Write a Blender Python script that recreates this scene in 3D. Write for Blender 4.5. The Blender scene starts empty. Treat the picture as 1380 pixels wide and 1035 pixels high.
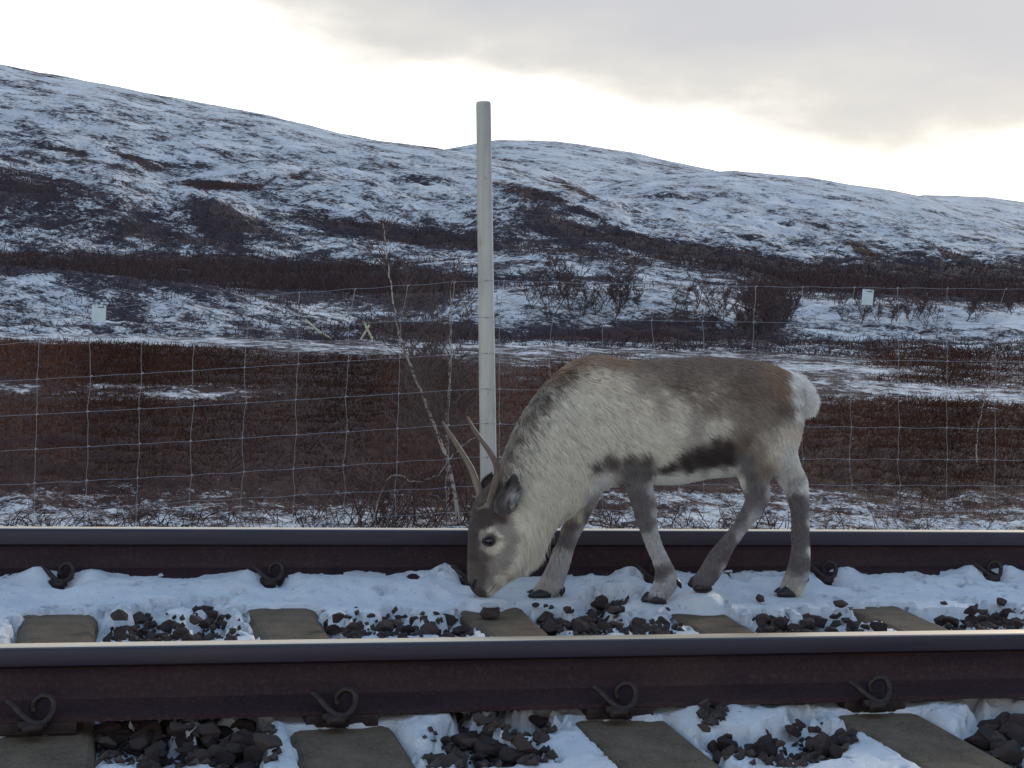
import bpy, bmesh, math, random
import numpy as np
from mathutils import Vector, Matrix
random.seed(7); rng = np.random.default_rng(7)
C = bpy.context.scene
COL = C.collection

# ------------------------------------------------------------------ camera, sky, sun, exposure
FPX, YAW, ROLL, PITCH, CZ = 2109.0, 0.2494, 0.0406, 0.0526, 0.885
F = np.array([math.sin(YAW)*math.cos(PITCH), math.cos(YAW)*math.cos(PITCH), -math.sin(PITCH)])
R0 = np.array([math.cos(YAW), -math.sin(YAW), 0.0]); U0 = np.cross(R0, F)
RT = R0*math.cos(ROLL)+U0*math.sin(ROLL); UP = -R0*math.sin(ROLL)+U0*math.cos(ROLL)
CAM = np.array([0, 0, CZ])
cd = bpy.data.cameras.new('camera'); cam = bpy.data.objects.new('camera', cd); COL.objects.link(cam)
cd.sensor_width = 36; cd.lens = 36*FPX/1380; cd.clip_end = 30000; cd.clip_start = 0.05
M = Matrix(((RT[0], UP[0], -F[0], 0), (RT[1], UP[1], -F[1], 0), (RT[2], UP[2], -F[2], CZ), (0, 0, 0, 1)))
cam.matrix_world = M
C.camera = cam
C.view_settings.view_transform = 'Standard'; C.view_settings.look = 'None'
C.view_settings.exposure = 0.28; C.view_settings.gamma = 1
C.cycles.use_denoising = True
C.cycles.max_bounces = 6
C.cycles.transparent_max_bounces = 8

SUN_AZ = YAW+math.radians(30); SUN_EL = math.radians(14)
w = bpy.data.worlds.new("World"); C.world = w; w.use_nodes = True
nt = w.node_tree; nt.nodes.clear()
def N(nt, t, **k):
    n = nt.nodes.new(t)
    for a, v in k.items():
        setattr(n, a, v)
    return n
def mth(nt, op, a, b=None, c=None, clamp=False):
    n = nt.nodes.new('ShaderNodeMath'); n.operation = op; n.use_clamp = clamp
    for i, v in enumerate((a, b, c)):
        if v is None: continue
        if isinstance(v, (int, float)): n.inputs[i].default_value = v
        else: nt.links.new(v, n.inputs[i])
    return n.outputs[0]
def mixc(nt, fac, a, b, blend='MIX'):
    n = nt.nodes.new('ShaderNodeMix'); n.data_type = 'RGBA'; n.blend_type = blend
    for i, v in ((0, fac), (6, a), (7, b)):
        if isinstance(v, (int, float)): n.inputs[i].default_value = v
        elif isinstance(v, tuple): n.inputs[i].default_value = (*v, 1)
        else: nt.links.new(v, n.inputs[i])
    return n.outputs[2]
def maprange(nt, v, a, b, c=0.0, d=1.0, smooth=False):
    n = nt.nodes.new('ShaderNodeMapRange'); n.interpolation_type = 'SMOOTHSTEP' if smooth else 'LINEAR'
    nt.links.new(v, n.inputs[0])
    for i, x in enumerate((a, b, c, d)): n.inputs[i+1].default_value = x
    return n.outputs[0]
tc = N(nt, 'ShaderNodeTexCoord'); sp = N(nt, 'ShaderNodeSeparateXYZ'); nt.links.new(tc.outputs['Generated'], sp.inputs[0])
az = mth(nt, 'ARCTAN2', sp.outputs[0], sp.outputs[1]); el = mth(nt, 'ARCSINE', sp.outputs[2])
az = mth(nt, 'SUBTRACT', az, YAW)
cb = N(nt, 'ShaderNodeCombineXYZ'); nt.links.new(mth(nt, 'MULTIPLY', az, 1.0), cb.inputs[0]); nt.links.new(mth(nt, 'MULTIPLY', el, 2.6), cb.inputs[1])
n1 = N(nt, 'ShaderNodeTexNoise'); n1.inputs['Scale'].default_value = 5.5; n1.inputs['Detail'].default_value = 6; n1.inputs['Roughness'].default_value = .5
nt.links.new(cb.outputs[0], n1.inputs[0])
n2 = N(nt, 'ShaderNodeTexNoise'); n2.inputs['Scale'].default_value = 2.2; n2.inputs['Detail'].default_value = 4
nt.links.new(cb.outputs[0], n2.inputs[0])
# cloud deck lower edge: falls from left to right, with a bright gap beneath
edge = mth(nt, 'ADD', mth(nt, 'MULTIPLY', az, -0.12), 0.141)
d = mth(nt, 'SUBTRACT', edge, el)
d = mth(nt, 'ADD', d, mth(nt, 'MULTIPLY', mth(nt, 'SUBTRACT', n1.outputs[0], .5), .13))
azf = maprange(nt, mth(nt, 'ABSOLUTE', az), .5, 1.3, 0, .2)
d = mth(nt, 'SUBTRACT', d, azf)
gap = maprange(nt, d, -.022, .034, 0, 1, True)
halo = maprange(nt, d, -.06, .012, 0, 1, True)
sky = N(nt, 'ShaderNodeTexSky'); sky.sky_type = 'NISHITA'; sky.sun_disc = False
sky.sun_elevation = SUN_EL; sky.sun_rotation = SUN_AZ
up = maprange(nt, el, .17, .7, 0, 1, True)
cloud = mixc(nt, up, (5.0, 5.05, 5.4), (2.9, 4.8, 7.6))
cloud = mixc(nt, mth(nt, 'MULTIPLY', maprange(nt, n2.outputs[0], .35, .65), .22), cloud, (5.9, 5.9, 6.0))
cloud = mixc(nt, mth(nt, 'MULTIPLY', halo, .55), cloud, (8.8, 8.2, 6.7))
cloud = mixc(nt, gap, cloud, (17.0, 16.4, 15.4))
fin = mixc(nt, mth(nt, 'ADD', mth(nt, 'MULTIPLY', up, -.25), .97), sky.outputs[0], cloud)
bg = N(nt, 'ShaderNodeBackground'); bg.inputs[1].default_value = 0.1
nt.links.new(fin, bg.inputs[0]); ow = N(nt, 'ShaderNodeOutputWorld'); nt.links.new(bg.outputs[0], ow.inputs[0])

sl = bpy.data.lights.new('sun', 'SUN'); sl.energy = 1.5; sl.angle = math.radians(10); sl.color = (1, .9, .76)
so = bpy.data.objects.new('sun', sl); COL.objects.link(so)
sd = Vector((math.sin(SUN_AZ)*math.cos(SUN_EL), math.cos(SUN_AZ)*math.cos(SUN_EL), math.sin(SUN_EL)))
so.rotation_euler = sd.to_track_quat('Z', 'Y').to_euler()

# ------------------------------------------------------------------ helpers
def ray(x, y):
    return F + (x-690)/FPX*RT - (y-517.5)/FPX*UP
def P(x, y, depth): return CAM + ray(x, y)*depth
def onz(x, y, z):
    r = ray(x, y); return CAM + r*((z-CZ)/r[2])
def onY(x, y, Y):
    r = ray(x, y); return CAM + r*(Y/r[1])
def hor(x, y):          # azimuth and slope of a sight line
    r = ray(x, y); h = math.hypot(r[0], r[1]); return math.atan2(r[0], r[1]), r[2]/h

def mat(name, col=(.5, .5, .5), rough=.8, metal=0., spec=None):
    m = bpy.data.materials.new(name); m.use_nodes = True
    b = m.node_tree.nodes['Principled BSDF']
    b.inputs['Base Color'].default_value = (*col, 1); b.inputs['Roughness'].default_value = rough; b.inputs['Metallic'].default_value = metal
    if spec is not None: b.inputs['Specular IOR Level'].default_value = spec
    return m, m.node_tree, b
def noise(nt, scale, detail=5, rough=.55, vec=None, stretch=None, coord='Object'):
    n = nt.nodes.new('ShaderNodeTexNoise'); n.inputs['Scale'].default_value = scale; n.inputs['Detail'].default_value = detail; n.inputs['Roughness'].default_value = rough
    if vec is None:
        t = nt.nodes.new('ShaderNodeTexCoord'); vec = t.outputs[coord]
    if stretch:
        mp = nt.nodes.new('ShaderNodeMapping'); mp.inputs['Scale'].default_value = stretch; nt.links.new(vec, mp.inputs[0]); vec = mp.outputs[0]
    nt.links.new(vec, n.inputs[0]); return n.outputs[0]
def bump(nt, b, h, strength=.5, dist=.01):
    n = nt.nodes.new('ShaderNodeBump'); n.inputs['Strength'].default_value = strength; n.inputs['Distance'].default_value = dist
    nt.links.new(h, n.inputs['Height']); nt.links.new(n.outputs[0], b.inputs['Normal'])
def varied(name, c1, c2, scale, rough=.8, metal=0, bs=.4, bd=.004, stretch=None, lo=.35, hi=.65, detail=6):
    m, nt, b = mat(name, c1, rough, metal)
    n = noise(nt, scale, detail, .6, stretch=stretch)
    c = mixc(nt, maprange(nt, n, lo, hi), c1, c2); nt.links.new(c, b.inputs['Base Color'])
    bump(nt, b, noise(nt, scale*3, 5, .6, stretch=stretch), bs, bd)
    return m
def tag(o, label=None, cat=None, group=None, kind=None):
    if label: o['label'] = label
    if cat: o['category'] = cat
    if group: o['group'] = group
    if kind: o['kind'] = kind
    return o
def link(name, me, m=None, parent=None):
    o = bpy.data.objects.new(name, me); COL.objects.link(o)
    if m is not None: me.materials.append(m)
    if parent is not None: o.parent = parent
    return o
def empty(name, loc=(0, 0, 0)):
    o = bpy.data.objects.new(name, None); o.location = loc; o.empty_display_size = .1; COL.objects.link(o); return o
def npmesh(name, v, f, smooth=True, loops=4):
    """v (n,3), f (m,loops)"""
    me = bpy.data.meshes.new(name); v = np.asarray(v, np.float32); f = np.asarray(f, np.int32)
    me.vertices.add(len(v)); me.vertices.foreach_set('co', v.ravel())
    me.loops.add(f.size); me.loops.foreach_set('vertex_index', f.ravel())
    me.polygons.add(len(f)); me.polygons.foreach_set('loop_start', np.arange(0, f.size, f.shape[1], dtype=np.int32))
    me.polygons.foreach_set('use_smooth', np.full(len(f), smooth))
    me.update(calc_edges=True); me.validate(); return me
def setcol(me, name, c):
    a = me.color_attributes.new(name, 'FLOAT_COLOR', 'POINT')
    c = np.concatenate([np.asarray(c, np.float32), np.ones((len(c), 1), np.float32)], 1); a.data.foreach_set('color', c.ravel())
def setf(me, name, c):
    a = me.attributes.new(name, 'FLOAT', 'POINT'); a.data.foreach_set('value', np.asarray(c, np.float32))
def setv(me, name, c):
    a = me.attributes.new(name, 'FLOAT_VECTOR', 'POINT'); a.data.foreach_set('vector', np.asarray(c, np.float32).ravel())
def attr(nt, name, out='Fac'):
    a = nt.nodes.new('ShaderNodeAttribute'); a.attribute_name = name; return a.outputs[out]
def tube_arrays(pts, rad, seg=8):
    pts = np.asarray(pts, float); n = len(pts); rad = np.broadcast_to(rad, n)
    t = np.gradient(pts, axis=0); t /= np.linalg.norm(t, axis=1)[:, None]+1e-12
    up = np.array([0, 0, 1.]); 
    if abs(t[:, 2]).mean() > .8: up = np.array([1., 0, 0])
    vs = []
    a = np.cross(t[0], up); a /= np.linalg.norm(a)
    for i in range(n):
        a = a-t[i]*(a@t[i]); a /= np.linalg.norm(a)+1e-12; b = np.cross(t[i], a)
        th = np.arange(seg)/seg*2*math.pi
        vs.append(pts[i]+rad[i]*(np.cos(th)[:, None]*a+np.sin(th)[:, None]*b))
    v = np.concatenate(vs); f = []
    for i in range(n-1):
        for j in range(seg):
            k = (j+1) % seg; f.append((i*seg+j, i*seg+k, (i+1)*seg+k, (i+1)*seg+j))
    c0 = len(v); v = np.concatenate([v, pts[:1], pts[-1:]])
    for j in range(seg):
        k = (j+1) % seg
        f.append((c0, k, j, j)); f.append((c0+1, (n-1)*seg+j, (n-1)*seg+k, (n-1)*seg+k))
    return v, f
class MB:
    def __init__(s): s.v = []; s.f = []; s.n = 0
    def add(s, v, f):
        s.v.append(np.asarray(v, float)); s.f += [tuple(i+s.n for i in q) for q in f]; s.n += len(v)
    def tube(s, pts, rad, seg=8): s.add(*tube_arrays(pts, rad, seg))
    def box(s, c, h, rot=None):
        v = np.array([[x, y, z] for x in (-1, 1) for y in (-1, 1) for z in (-1, 1)], float)*np.array(h)
        if rot is not None: v = v@np.array(rot).T
        s.add(v+np.array(c), [(0, 1, 3, 2), (4, 6, 7, 5), (0, 4, 5, 1), (2, 3, 7, 6), (0, 2, 6, 4), (1, 5, 7, 3)])
    def build(s, name, m=None, parent=None, smooth=True, bevel=0):
        me = bpy.data.meshes.new(name)
        fs = []
        for q in s.f:
            u = []
            for i in q:
                if i not in u: u.append(i)
            fs.append(u)
        me.from_pydata(np.concatenate(s.v).tolist(), [], fs); me.update()
        if bevel:
            bm = bmesh.new(); bm.from_mesh(me); bmesh.ops.bevel(bm, geom=bm.edges[:], offset=bevel, segments=2, affect='EDGES', profile=.5); bm.to_mesh(me); bm.free()
        me.polygons.foreach_set('use_smooth', np.full(len(me.polygons), smooth))
        return link(name, me, m, parent)
def curves(name, pts, rad, m, cols=None, parent=None):
    """pts (n,k,3) strands, rad (n,k), cols (n,3)"""
    n, k, _ = pts.shape
    hc = bpy.data.hair_curves.new(name); hc.add_curves([k]*n)
    hc.attributes['position'].data.foreach_set('vector', pts.astype(np.float32).ravel())
    a = hc.attributes.get('radius') or hc.attributes.new('radius', 'FLOAT', 'POINT')
    a.data.foreach_set('value', rad.astype(np.float32).ravel())
    if cols is not None:
        a = hc.attributes.new('col', 'FLOAT_COLOR', 'CURVE')
        a.data.foreach_set('color', np.concatenate([cols, np.ones((n, 1))], 1).astype(np.float32).ravel())
    o = bpy.data.objects.new(name, hc); COL.objects.link(o); hc.materials.append(m)
    if parent is not None: o.parent = parent
    return o
def sstep(x, a, b):
    t = np.clip((x-a)/(b-a), 0, 1); return t*t*(3-2*t)
# value noise 2-D, fractal
_T = rng.random((256, 256))
def vnoise(x, y):
    xi = np.floor(x).astype(int); yi = np.floor(y).astype(int); fx = x-xi; fy = y-yi
    fx = fx*fx*(3-2*fx); fy = fy*fy*(3-2*fy)
    g = lambda i, j: _T[(xi+i) & 255, (yi+j) & 255]
    return (g(0, 0)*(1-fx)+g(1, 0)*fx)*(1-fy)+(g(0, 1)*(1-fx)+g(1, 1)*fx)*fy
def fbm(x, y, o=4, r=.5):
    s = 0; a = 1; t = 0
    for i in range(o):
        s = s+a*vnoise(x*2**i+17*i, y*2**i+31*i); t += a; a *= r
    return s/t-.5

# ------------------------------------------------------------------ terrain (ground, heath, mounds, hills in one sheet)
YN, YFAR = 3.2232, 3.2232+1.507      # rail centre lines
# each line: distance from the camera, and the image heights its crest or foot has there
def LN(r, pts): return r, pts
lines = [
 LN(13., None), LN(30., None), LN(55., None),
 LN(72., [(-800, 440), (0, 454), (300, 462), (560, 464), (690, 464), (1000, 470), (1380, 478), (2200, 500)]),
 LN(78., [(-800, 412), (0, 425), (300, 438), (520, 452), (600, 462), (690, 463), (1000, 468), (1380, 476), (2200, 498)]),
 LN(86., [(-800, 350), (-200, 362), (0, 368), (130, 371), (220, 380), (300, 392), (400, 411), (480, 431), (545, 449), (620, 461), (690, 462), (1000, 467), (1380, 475), (2200, 497)]),
 LN(92., [(-800, 352), (0, 370), (130, 373), (300, 394), (400, 413), (480, 433), (545, 451), (620, 460), (690, 461), (1000, 466), (1380, 474), (2200, 497)]),
 LN(125., [(-800, 392), (0, 402), (300, 418), (400, 430), (545, 450), (690, 459), (860, 460), (1000, 463), (1040, 460), (1380, 466), (2200, 490)]),
 LN(150., [(-800, 390), (0, 398), (300, 412), (480, 424), (560, 418), (620, 398), (690, 392), (830, 391), (930, 397), (975, 405), (1000, 418), (1022, 428), (1045, 417), (1070, 408), (1100, 404), (1180, 407), (1380, 413), (2200, 430)]),
 LN(160., [(-800, 392), (0, 400), (300, 414), (480, 426), (620, 400), (690, 394), (830, 393), (975, 408), (1022, 431), (1070, 412), (1180, 409), (1380, 415), (2200, 432)]),
 LN(250., [(-800, 380), (0, 384), (500, 395), (690, 399), (1000, 410), (1380, 420), (2200, 440)]),
 LN(330., [(-800, 360), (0, 368), (400, 380), (560, 384), (690, 384), (1065, 390), (1380, 402), (2200, 430)]),
 LN(370., [(-800, 352), (0, 360), (400, 371), (540, 362), (690, 341), (760, 342), (850, 348), (1000, 362), (1065, 377), (1120, 386), (1380, 396), (2200, 425)]),
 LN(385., [(-800, 353), (0, 361), (400, 372), (540, 366), (690, 345), (850, 352), (1000, 366), (1065, 380), (1380, 397), (2200, 425)]),
 LN(600., [(-800, 340), (0, 346), (400, 360), (690, 352), (1000, 372), (1380, 385), (2200, 415)]),
 LN(760., [(-800, 300), (0, 320), (200, 325), (400, 328), (560, 335), (690, 330), (850, 340), (1000, 356), (1380, 377), (2200, 410)]),
 LN(880., [(-800, 230), (0, 262), (140, 262), (230, 280), (290, 278), (350, 312), (430, 318), (560, 325), (640, 308), (700, 290), (740, 294), (800, 314), (950, 336), (1380, 366), (2200, 410)]),
 LN(1150., [(-800, 150), (0, 225), (140, 235), (230, 255), (380, 250), (500, 250), (640, 262), (760, 262), (850, 285), (1000, 300), (1150, 320), (1380, 345), (2200, 400)]),
 LN(1700., [(-800, 40), (-300, 62), (0, 88), (100, 105), (280, 141), (370, 158), (460, 180), (500, 188), (590, 200), (640, 209), (720, 228), (800, 258), (840, 246), (890, 236), (990, 230), (1090, 240), (1190, 254), (1245, 265), (1300, 284), (1380, 302), (1700, 350), (2200, 380)]),
 LN(1850., [(-800, 60), (-300, 80), (0, 106), (280, 158), (460, 196), (590, 216), (720, 250), (800, 276), (990, 250), (1190, 272), (1300, 304), (1380, 322), (2200, 395)]),
 LN(2500., [(-800, 200), (0, 240), (500, 256), (600, 250), (700, 250), (850, 270), (1200, 310), (1380, 330), (2200, 400)]),
 LN(3300., [(-800, 200), (0, 240), (500, 232), (590, 202), (670, 188), (750, 190), (850, 205), (960, 228), (1080, 262), (1245, 300), (1380, 320), (2200, 400)]),
 LN(3700., [(-800, 250), (0, 280), (500, 250), (670, 215), (850, 230), (960, 250), (1380, 330), (2200, 400)]),
 LN(5200., [(-800, 300), (0, 320), (700, 300), (1000, 290), (1180, 272), (1245, 263), (1330, 265), (1380, 272), (1600, 300), (2200, 350)]),
 LN(6500., [(-800, 330), (0, 350), (700, 340), (1100, 330), (1245, 300), (1380, 310), (2200, 380)]),
]
az_in = np.arange(-.52, 1.02, .00135); az_out = np.arange(1.03, 2*math.pi-.53, .03)
AZ = np.concatenate([az_in, az_out]); 
LR = np.concatenate([np.linspace(math.log(.4), math.log(5), 30)[:-1], np.arange(math.log(5), math.log(60), .012), np.arange(math.log(60), math.log(170), .0045), np.arange(math.log(170), math.log(3400), .0065), np.arange(math.log(3400), math.log(9000), .04)])
def az_x(a):   # azimuth -> image x at the horizon
    a = np.clip(a-YAW, -.75, .75); return 690+FPX*np.tan(a)
nx = len(AZ)
XA = az_x(np.where(AZ > math.pi, AZ-2*math.pi, AZ))
azw = np.where(AZ > math.pi, AZ-2*math.pi, AZ)
def plain_z(r, a):   # gentle heath: below the track, a hollow near the fence
    side = np.clip((a-YAW)/.33, -1.5, 1.5)
    return -.30 - .34*sstep(r, 6.5, 12) - .10*sstep(r, 12, 60) - .12*np.clip(-side, 0, 1.5)*sstep(r, 6, 10)
knots = []
for r, pts in lines:
    if pts is None: knots.append((math.log(r), plain_z(r, azw)))
    else:
        A = np.array([hor(x, y) for x, y in pts]); z = CZ+r*np.interp(azw, A[:, 0], A[:, 1])
        fade = sstep(np.abs(azw-YAW), .72, 1.2); z = z*(1-fade)+(-.5+r*.01)*fade
        knots.append((math.log(r), z))
knots.append((math.log(9000), np.full(nx, 40.)))
KL = np.array([k[0] for k in knots]); KZ = np.array([k[1] for k in knots])
def terrain_rows(LRv):
    Z = np.empty((len(LRv), nx))
    for i, l in enumerate(LRv):
        if l <= KL[0]: Z[i] = plain_z(math.exp(l), azw)
        else:
            j = min(np.searchsorted(KL, l)-1, len(KL)-2); t = (l-KL[j])/(KL[j+1]-KL[j]); t = np.clip(t, 0, 1); 
            t = .6*t+.4*t*t*(3-2*t)
            Z[i] = KZ[j]*(1-t)+KZ[j+1]*t
    return Z
Zt = terrain_rows(LR)
RR = np.exp(LR)[:, None]; AA = azw[None, :]
relief = fbm(AA*26+40, LR[:, None]*26+9+Zt/RR*60, 5, .55)
relief2 = fbm(AA*90+4, LR[:, None]*60+Zt/RR*90, 4, .6)
amp = np.interp(LR, np.log([5, 9, 14, 60, 72, 90, 160, 400, 900, 1150, 1650, 1720, 9000]), [.03, .11, .20, .26, .9, 1.2, 1.6, 3.5, 20, 22, 5, 5, 5])[:, None]
edge_in = sstep(AA, -.52, -.45)*sstep(-AA, -1.02, -.9)
Zt = Zt+amp*(relief*.9+relief2*.22)*edge_in
XX = RR*np.sin(AA); YY = RR*np.cos(AA)
# the track formation: flat top under the track, falling away to both sides
off = np.abs(YY-(YN+YFAR)/2)
wt = 1-sstep(off, 1.45, 2.6)
Zt = Zt*(1-wt)+(-.16)*wt
Zt += .05*fbm(XX*2.5, YY*2.5, 4)*sstep(off, 1.6, 2.2)*(RR < 60)
near_cap = (YY < YN-1.5)
TV = np.stack([XX, YY, Zt], -1)
def terr_z(x, y):
    r = math.hypot(x, y); a = math.atan2(x, y); i = np.searchsorted(LR, math.log(r)); i = min(max(i, 1), len(LR)-1)
    j = np.searchsorted(az_in, a); j = min(max(j, 1), len(az_in)-1)
    t = (math.log(r)-LR[i-1])/(LR[i]-LR[i-1]); u = (a-az_in[j-1])/(az_in[j]-az_in[j-1])
    return (Zt[i-1, j-1]*(1-u)+Zt[i-1, j]*u)*(1-t)+(Zt[i, j-1]*(1-u)+Zt[i, j]*u)*t
def terr_zv(x, y):
    r = np.hypot(x, y); a = np.arctan2(x, y); i = np.clip(np.searchsorted(LR, np.log(r)), 1, len(LR)-1)
    j = np.clip(np.searchsorted(az_in, a), 1, len(az_in)-1)
    t = (np.log(r)-LR[i-1])/(LR[i]-LR[i-1]); u = np.clip((a-az_in[j-1])/(az_in[j]-az_in[j-1]), 0, 1)
    return (Zt[i-1, j-1]*(1-u)+Zt[i-1, j]*u)*(1-t)+(Zt[i, j-1]*(1-u)+Zt[i, j]*u)*t
def to_px(V):
    d = V-CAM; dep = d@F; dep = np.where(dep < .1, .1, dep)
    return 690+FPX*(d@RT)/dep, 517.5-FPX*(d@UP)/dep
# how much of the ground is snow, and what grows there: a survey of the place
tx = [0, 230, 460, 690, 920, 1150, 1380]
tab = [(60, [.9]*7), (100, [.78, .82, .86, .9, .9, .9, .9]), (130, [.72, .78, .84, .9, .9, .9, .9]), (160, [.66, .76, .82, .88, .92, .92, .92]), (200, [.56, .66, .74, .85, .92, .95, .95]),
 (235, [.46, .60, .70, .80, .82, .93, .95]), (265, [.36, .54, .66, .62, .78, .90, .92]), (295, [.38, .42, .62, .46, .84, .88, .86]), (318, [.46, .44, .44, .40, .60, .78, .78]),
 (338, [.42, .46, .50, .56, .40, .58, .68]), (354, [.24, .26, .38, .60, .62, .26, .40]), (364, [.14, .18, .30, .55, .66, .16, .2]), (375, [.50, .16, .16, .3, .52, .08, .12]), (390, [.5, .46, .10, .56, .60, .12, .14]),
 (404, [.54, .5, .3, .66, .62, .5, .14]), (420, [.52, .52, .48, .62, .62, .72, .74]), (440, [.46, .48, .44, .44, .40, .66, .7]), (452, [.56, .46, .30, .30, .22, .5, .68]),
 (462, [.16, .6, .42, .52, .40, .34, .4]), (472, [.06, .16, .5, .48, .42, .40, .44]), (490, [.04, .06, .14, .32, .40, .40, .38]), (505, [.06, .08, .14, .2, .34, .42, .38]),
 (520, [.28, .24, .10, .12, .24, .38, .40]), (535, [.24, .34, .08, .06, .14, .42, .52]), (552, [.08, .08, .04, .06, .06, .12, .24]), (580, [.03]*7), (635, [.06, .04, .04, .04, .05, .06, .08]),
 (652, [.22, .24, .14, .12, .2, .18, .16]), (668, [.38, .34, .30, .30, .46, .42, .34]), (685, [.50, .36, .44, .34, .52, .44, .36]), (700, [.58, .44, .50, .40, .54, .48, .42]), (730, [.8]*7)]
ty = np.array([t[0] for t in tab], float); tv = np.array([t[1] for t in tab])
def blob(px, py, x, y, sx, sy, ang=0):
    a = math.radians(ang); u = (px-x)*math.cos(a)+(py-y)*math.sin(a); v = -(px-x)*math.sin(a)+(py-y)*math.cos(a)
    return np.exp(-((u/sx)**2+(v/sy)**2)**1.5)
patches = [  # x, y, half-length, half-height, tilt, change in snow, how russet
 (300, 250, 62, 6, 3, -.55, .9), (405, 236, 22, 6, -25, -.35, .5), (215, 226, 50, 9, 15, -.25, .4), (40, 250, 90, 18, 12, -.22, .3),
 (290, 296, 46, 22, 38, -.40, .1), (200, 315, 110, 14, 8, -.18, .1), (330, 300, 60, 10, 25, -.2, .1), (560, 318, 150, 12, 7, -.38, .2), (450, 300, 60, 7, 12, -.22, .3),
 (735, 290, 70, 26, 32, -.30, 0), (820, 305, 100, 7, 28, -.35, .1), (880, 330, 150, 10, 10, -.45, .2), (760, 338, 90, 6, 4, -.1, .1), (1130, 372, 300, 9, 4, -.45, .2),
 (1010, 345, 60, 4, 10, -.3, .2), (1160, 335, 30, 5, 20, -.35, .9), (1300, 352, 60, 5, 25, -.45, .2), (1240, 346, 40, 4, 15, -.3, .2), (700, 255, 60, 9, 15, -.2, .5),
 (400, 360, 130, 9, 3, -.3, .2), (560, 393, 60, 26, 0, -.35, .3), (780, 258, 35, 6, 25, -.35, .5), (120, 345, 200, 5, 1, -.1, .2),
 (180, 212, 20, 4, 10, -.35, .7), (60, 195, 60, 3, 14, -.25, .3), (110, 205, 80, 3, 8, -.25, .3), (900, 435, 60, 22, 0, -.25, .4), (1030, 425, 34, 34, 0, -.5, .3),
 (1290, 445, 160, 4, 3, -.25, .2), (860, 452, 130, 7, 0, -.4, .7), (560, 445, 110, 11, 3, -.3, .6), (330, 247, 20, 20, 0, .0, .5),
 (390, 225, 60, 6, -18, .2, 0), (215, 205, 60, 12, 5, .1, 0), (205, 250, 14, 18, 20, .25, 0), (60, 378, 40, 12, 0, .14, 0), (300, 400, 50, 9, 15, .12, 0), (445, 428, 40, 8, 12, .2, 0), (180, 405, 30, 30, 0, -.16, 0),
 (250, 533, 80, 6, 2, .24, 0), (150, 520, 50, 3, 2, .2, 0), (330, 528, 60, 3, 1, .2, 0), (25, 524, 28, 6, 2, .3, 0), (1250, 528, 150, 10, 4, .18, 0), (1150, 500, 120, 6, 3, .15, 0), (760, 407, 130, 10, 2, .18, 0), (1320, 442, 70, 8, 2, .2, 0), (540, 372, 50, 5, 2, .2, 0), (110, 457, 200, 3, 2, .4, 0)]
def survey(px, py):
    X = np.interp(px, tx, range(7)); Yi = np.interp(py, ty, range(len(ty)))
    i = np.clip(X.astype(int), 0, 5); j = np.clip(Yi.astype(int), 0, len(ty)-2); u = X-i; v = Yi-j
    b = (tv[j, i]*(1-u)+tv[j, i+1]*u)*(1-v)+(tv[j+1, i]*(1-u)+tv[j+1, i+1]*u)*v
    rus = np.zeros_like(b)
    for x, y, sx, sy, a, dd, ru in patches:
        g = blob(px, py, x, y, sx, sy, a); b = b+g*dd; rus = np.maximum(rus, g*ru)
    return np.clip(b, .0, 1), rus
pxg, pyg = to_px(TV)
snowb, rus = survey(pxg, pyg)
rus = np.maximum(rus, .75*sstep(-RR, -75, -10)*np.ones_like(rus))
front = np.cos(AA-YAW) > .35
snowb = np.where(front, snowb, .45)
nr, nc = Zt.shape
idx = np.arange(nr*nc).reshape(nr, nc)
nxt = np.roll(idx, -1, 1)
quads = np.stack([idx[:-1], nxt[:-1], nxt[1:], idx[1:]], -1).reshape(-1, 4)
me = npmesh('ground', TV.reshape(-1, 3), quads)
setf(me, 'snow', snowb.ravel()); setf(me, 'russet', rus.ravel())
setv(me, 'q', np.stack([np.broadcast_to(AA, Zt.shape), np.broadcast_to(LR[:, None], Zt.shape), Zt/RR], -1).reshape(-1, 3))
m, nt, b = mat('patchy_snow_and_heath', rough=.95, spec=.08)
q = attr(nt, 'q', 'Vector')
big = noise(nt, 24, 3, .5, vec=q); fine = noise(nt, 170, 6, .8, vec=q); mid = noise(nt, 60, 4, .6, vec=q)
sq = nt.nodes.new('ShaderNodeSeparateXYZ'); nt.links.new(q, sq.inputs[0]); cq = nt.nodes.new('ShaderNodeCombineXYZ')
vq = mth(nt, 'ADD', sq.outputs[2], mth(nt, 'MULTIPLY', sq.outputs[0], .22)); nt.links.new(mth(nt, 'MULTIPLY', sq.outputs[0], 26), cq.inputs[0]); nt.links.new(mth(nt, 'MULTIPLY', vq, 230), cq.inputs[1]); nt.links.new(mth(nt, 'MULTIPLY', sq.outputs[1], 20), cq.inputs[2])
strk = noise(nt, 1.0, 5, .7, vec=cq.outputs[0])
hl = noise(nt, 900, 2, .5, vec=q, stretch=(.5, 1, 1))
nn = mth(nt, 'ADD', mth(nt, 'ADD', mth(nt, 'MULTIPLY', big, .13), mth(nt, 'MULTIPLY', mid, .20)), mth(nt, 'ADD', mth(nt, 'MULTIPLY', fine, .29), mth(nt, 'ADD', mth(nt, 'MULTIPLY', hl, .18), mth(nt, 'MULTIPLY', strk, .20))))
thr = mth(nt, 'SUBTRACT', attr(nt, 'snow'), .5)
s = mth(nt, 'ADD', mth(nt, 'MULTIPLY', mth(nt, 'SUBTRACT', nn, .5), 1.6), mth(nt, 'ADD', mth(nt, 'MULTIPLY', mth(nt, 'MAXIMUM', thr, 0), .145), mth(nt, 'MULTIPLY', mth(nt, 'MINIMUM', thr, 0), .42)))
snowm = maprange(nt, s, -.035, .045, 0, 1)
shr = mixc(nt, attr(nt, 'russet'), (.044, .034, .042), (.052, .021, .016))
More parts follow.
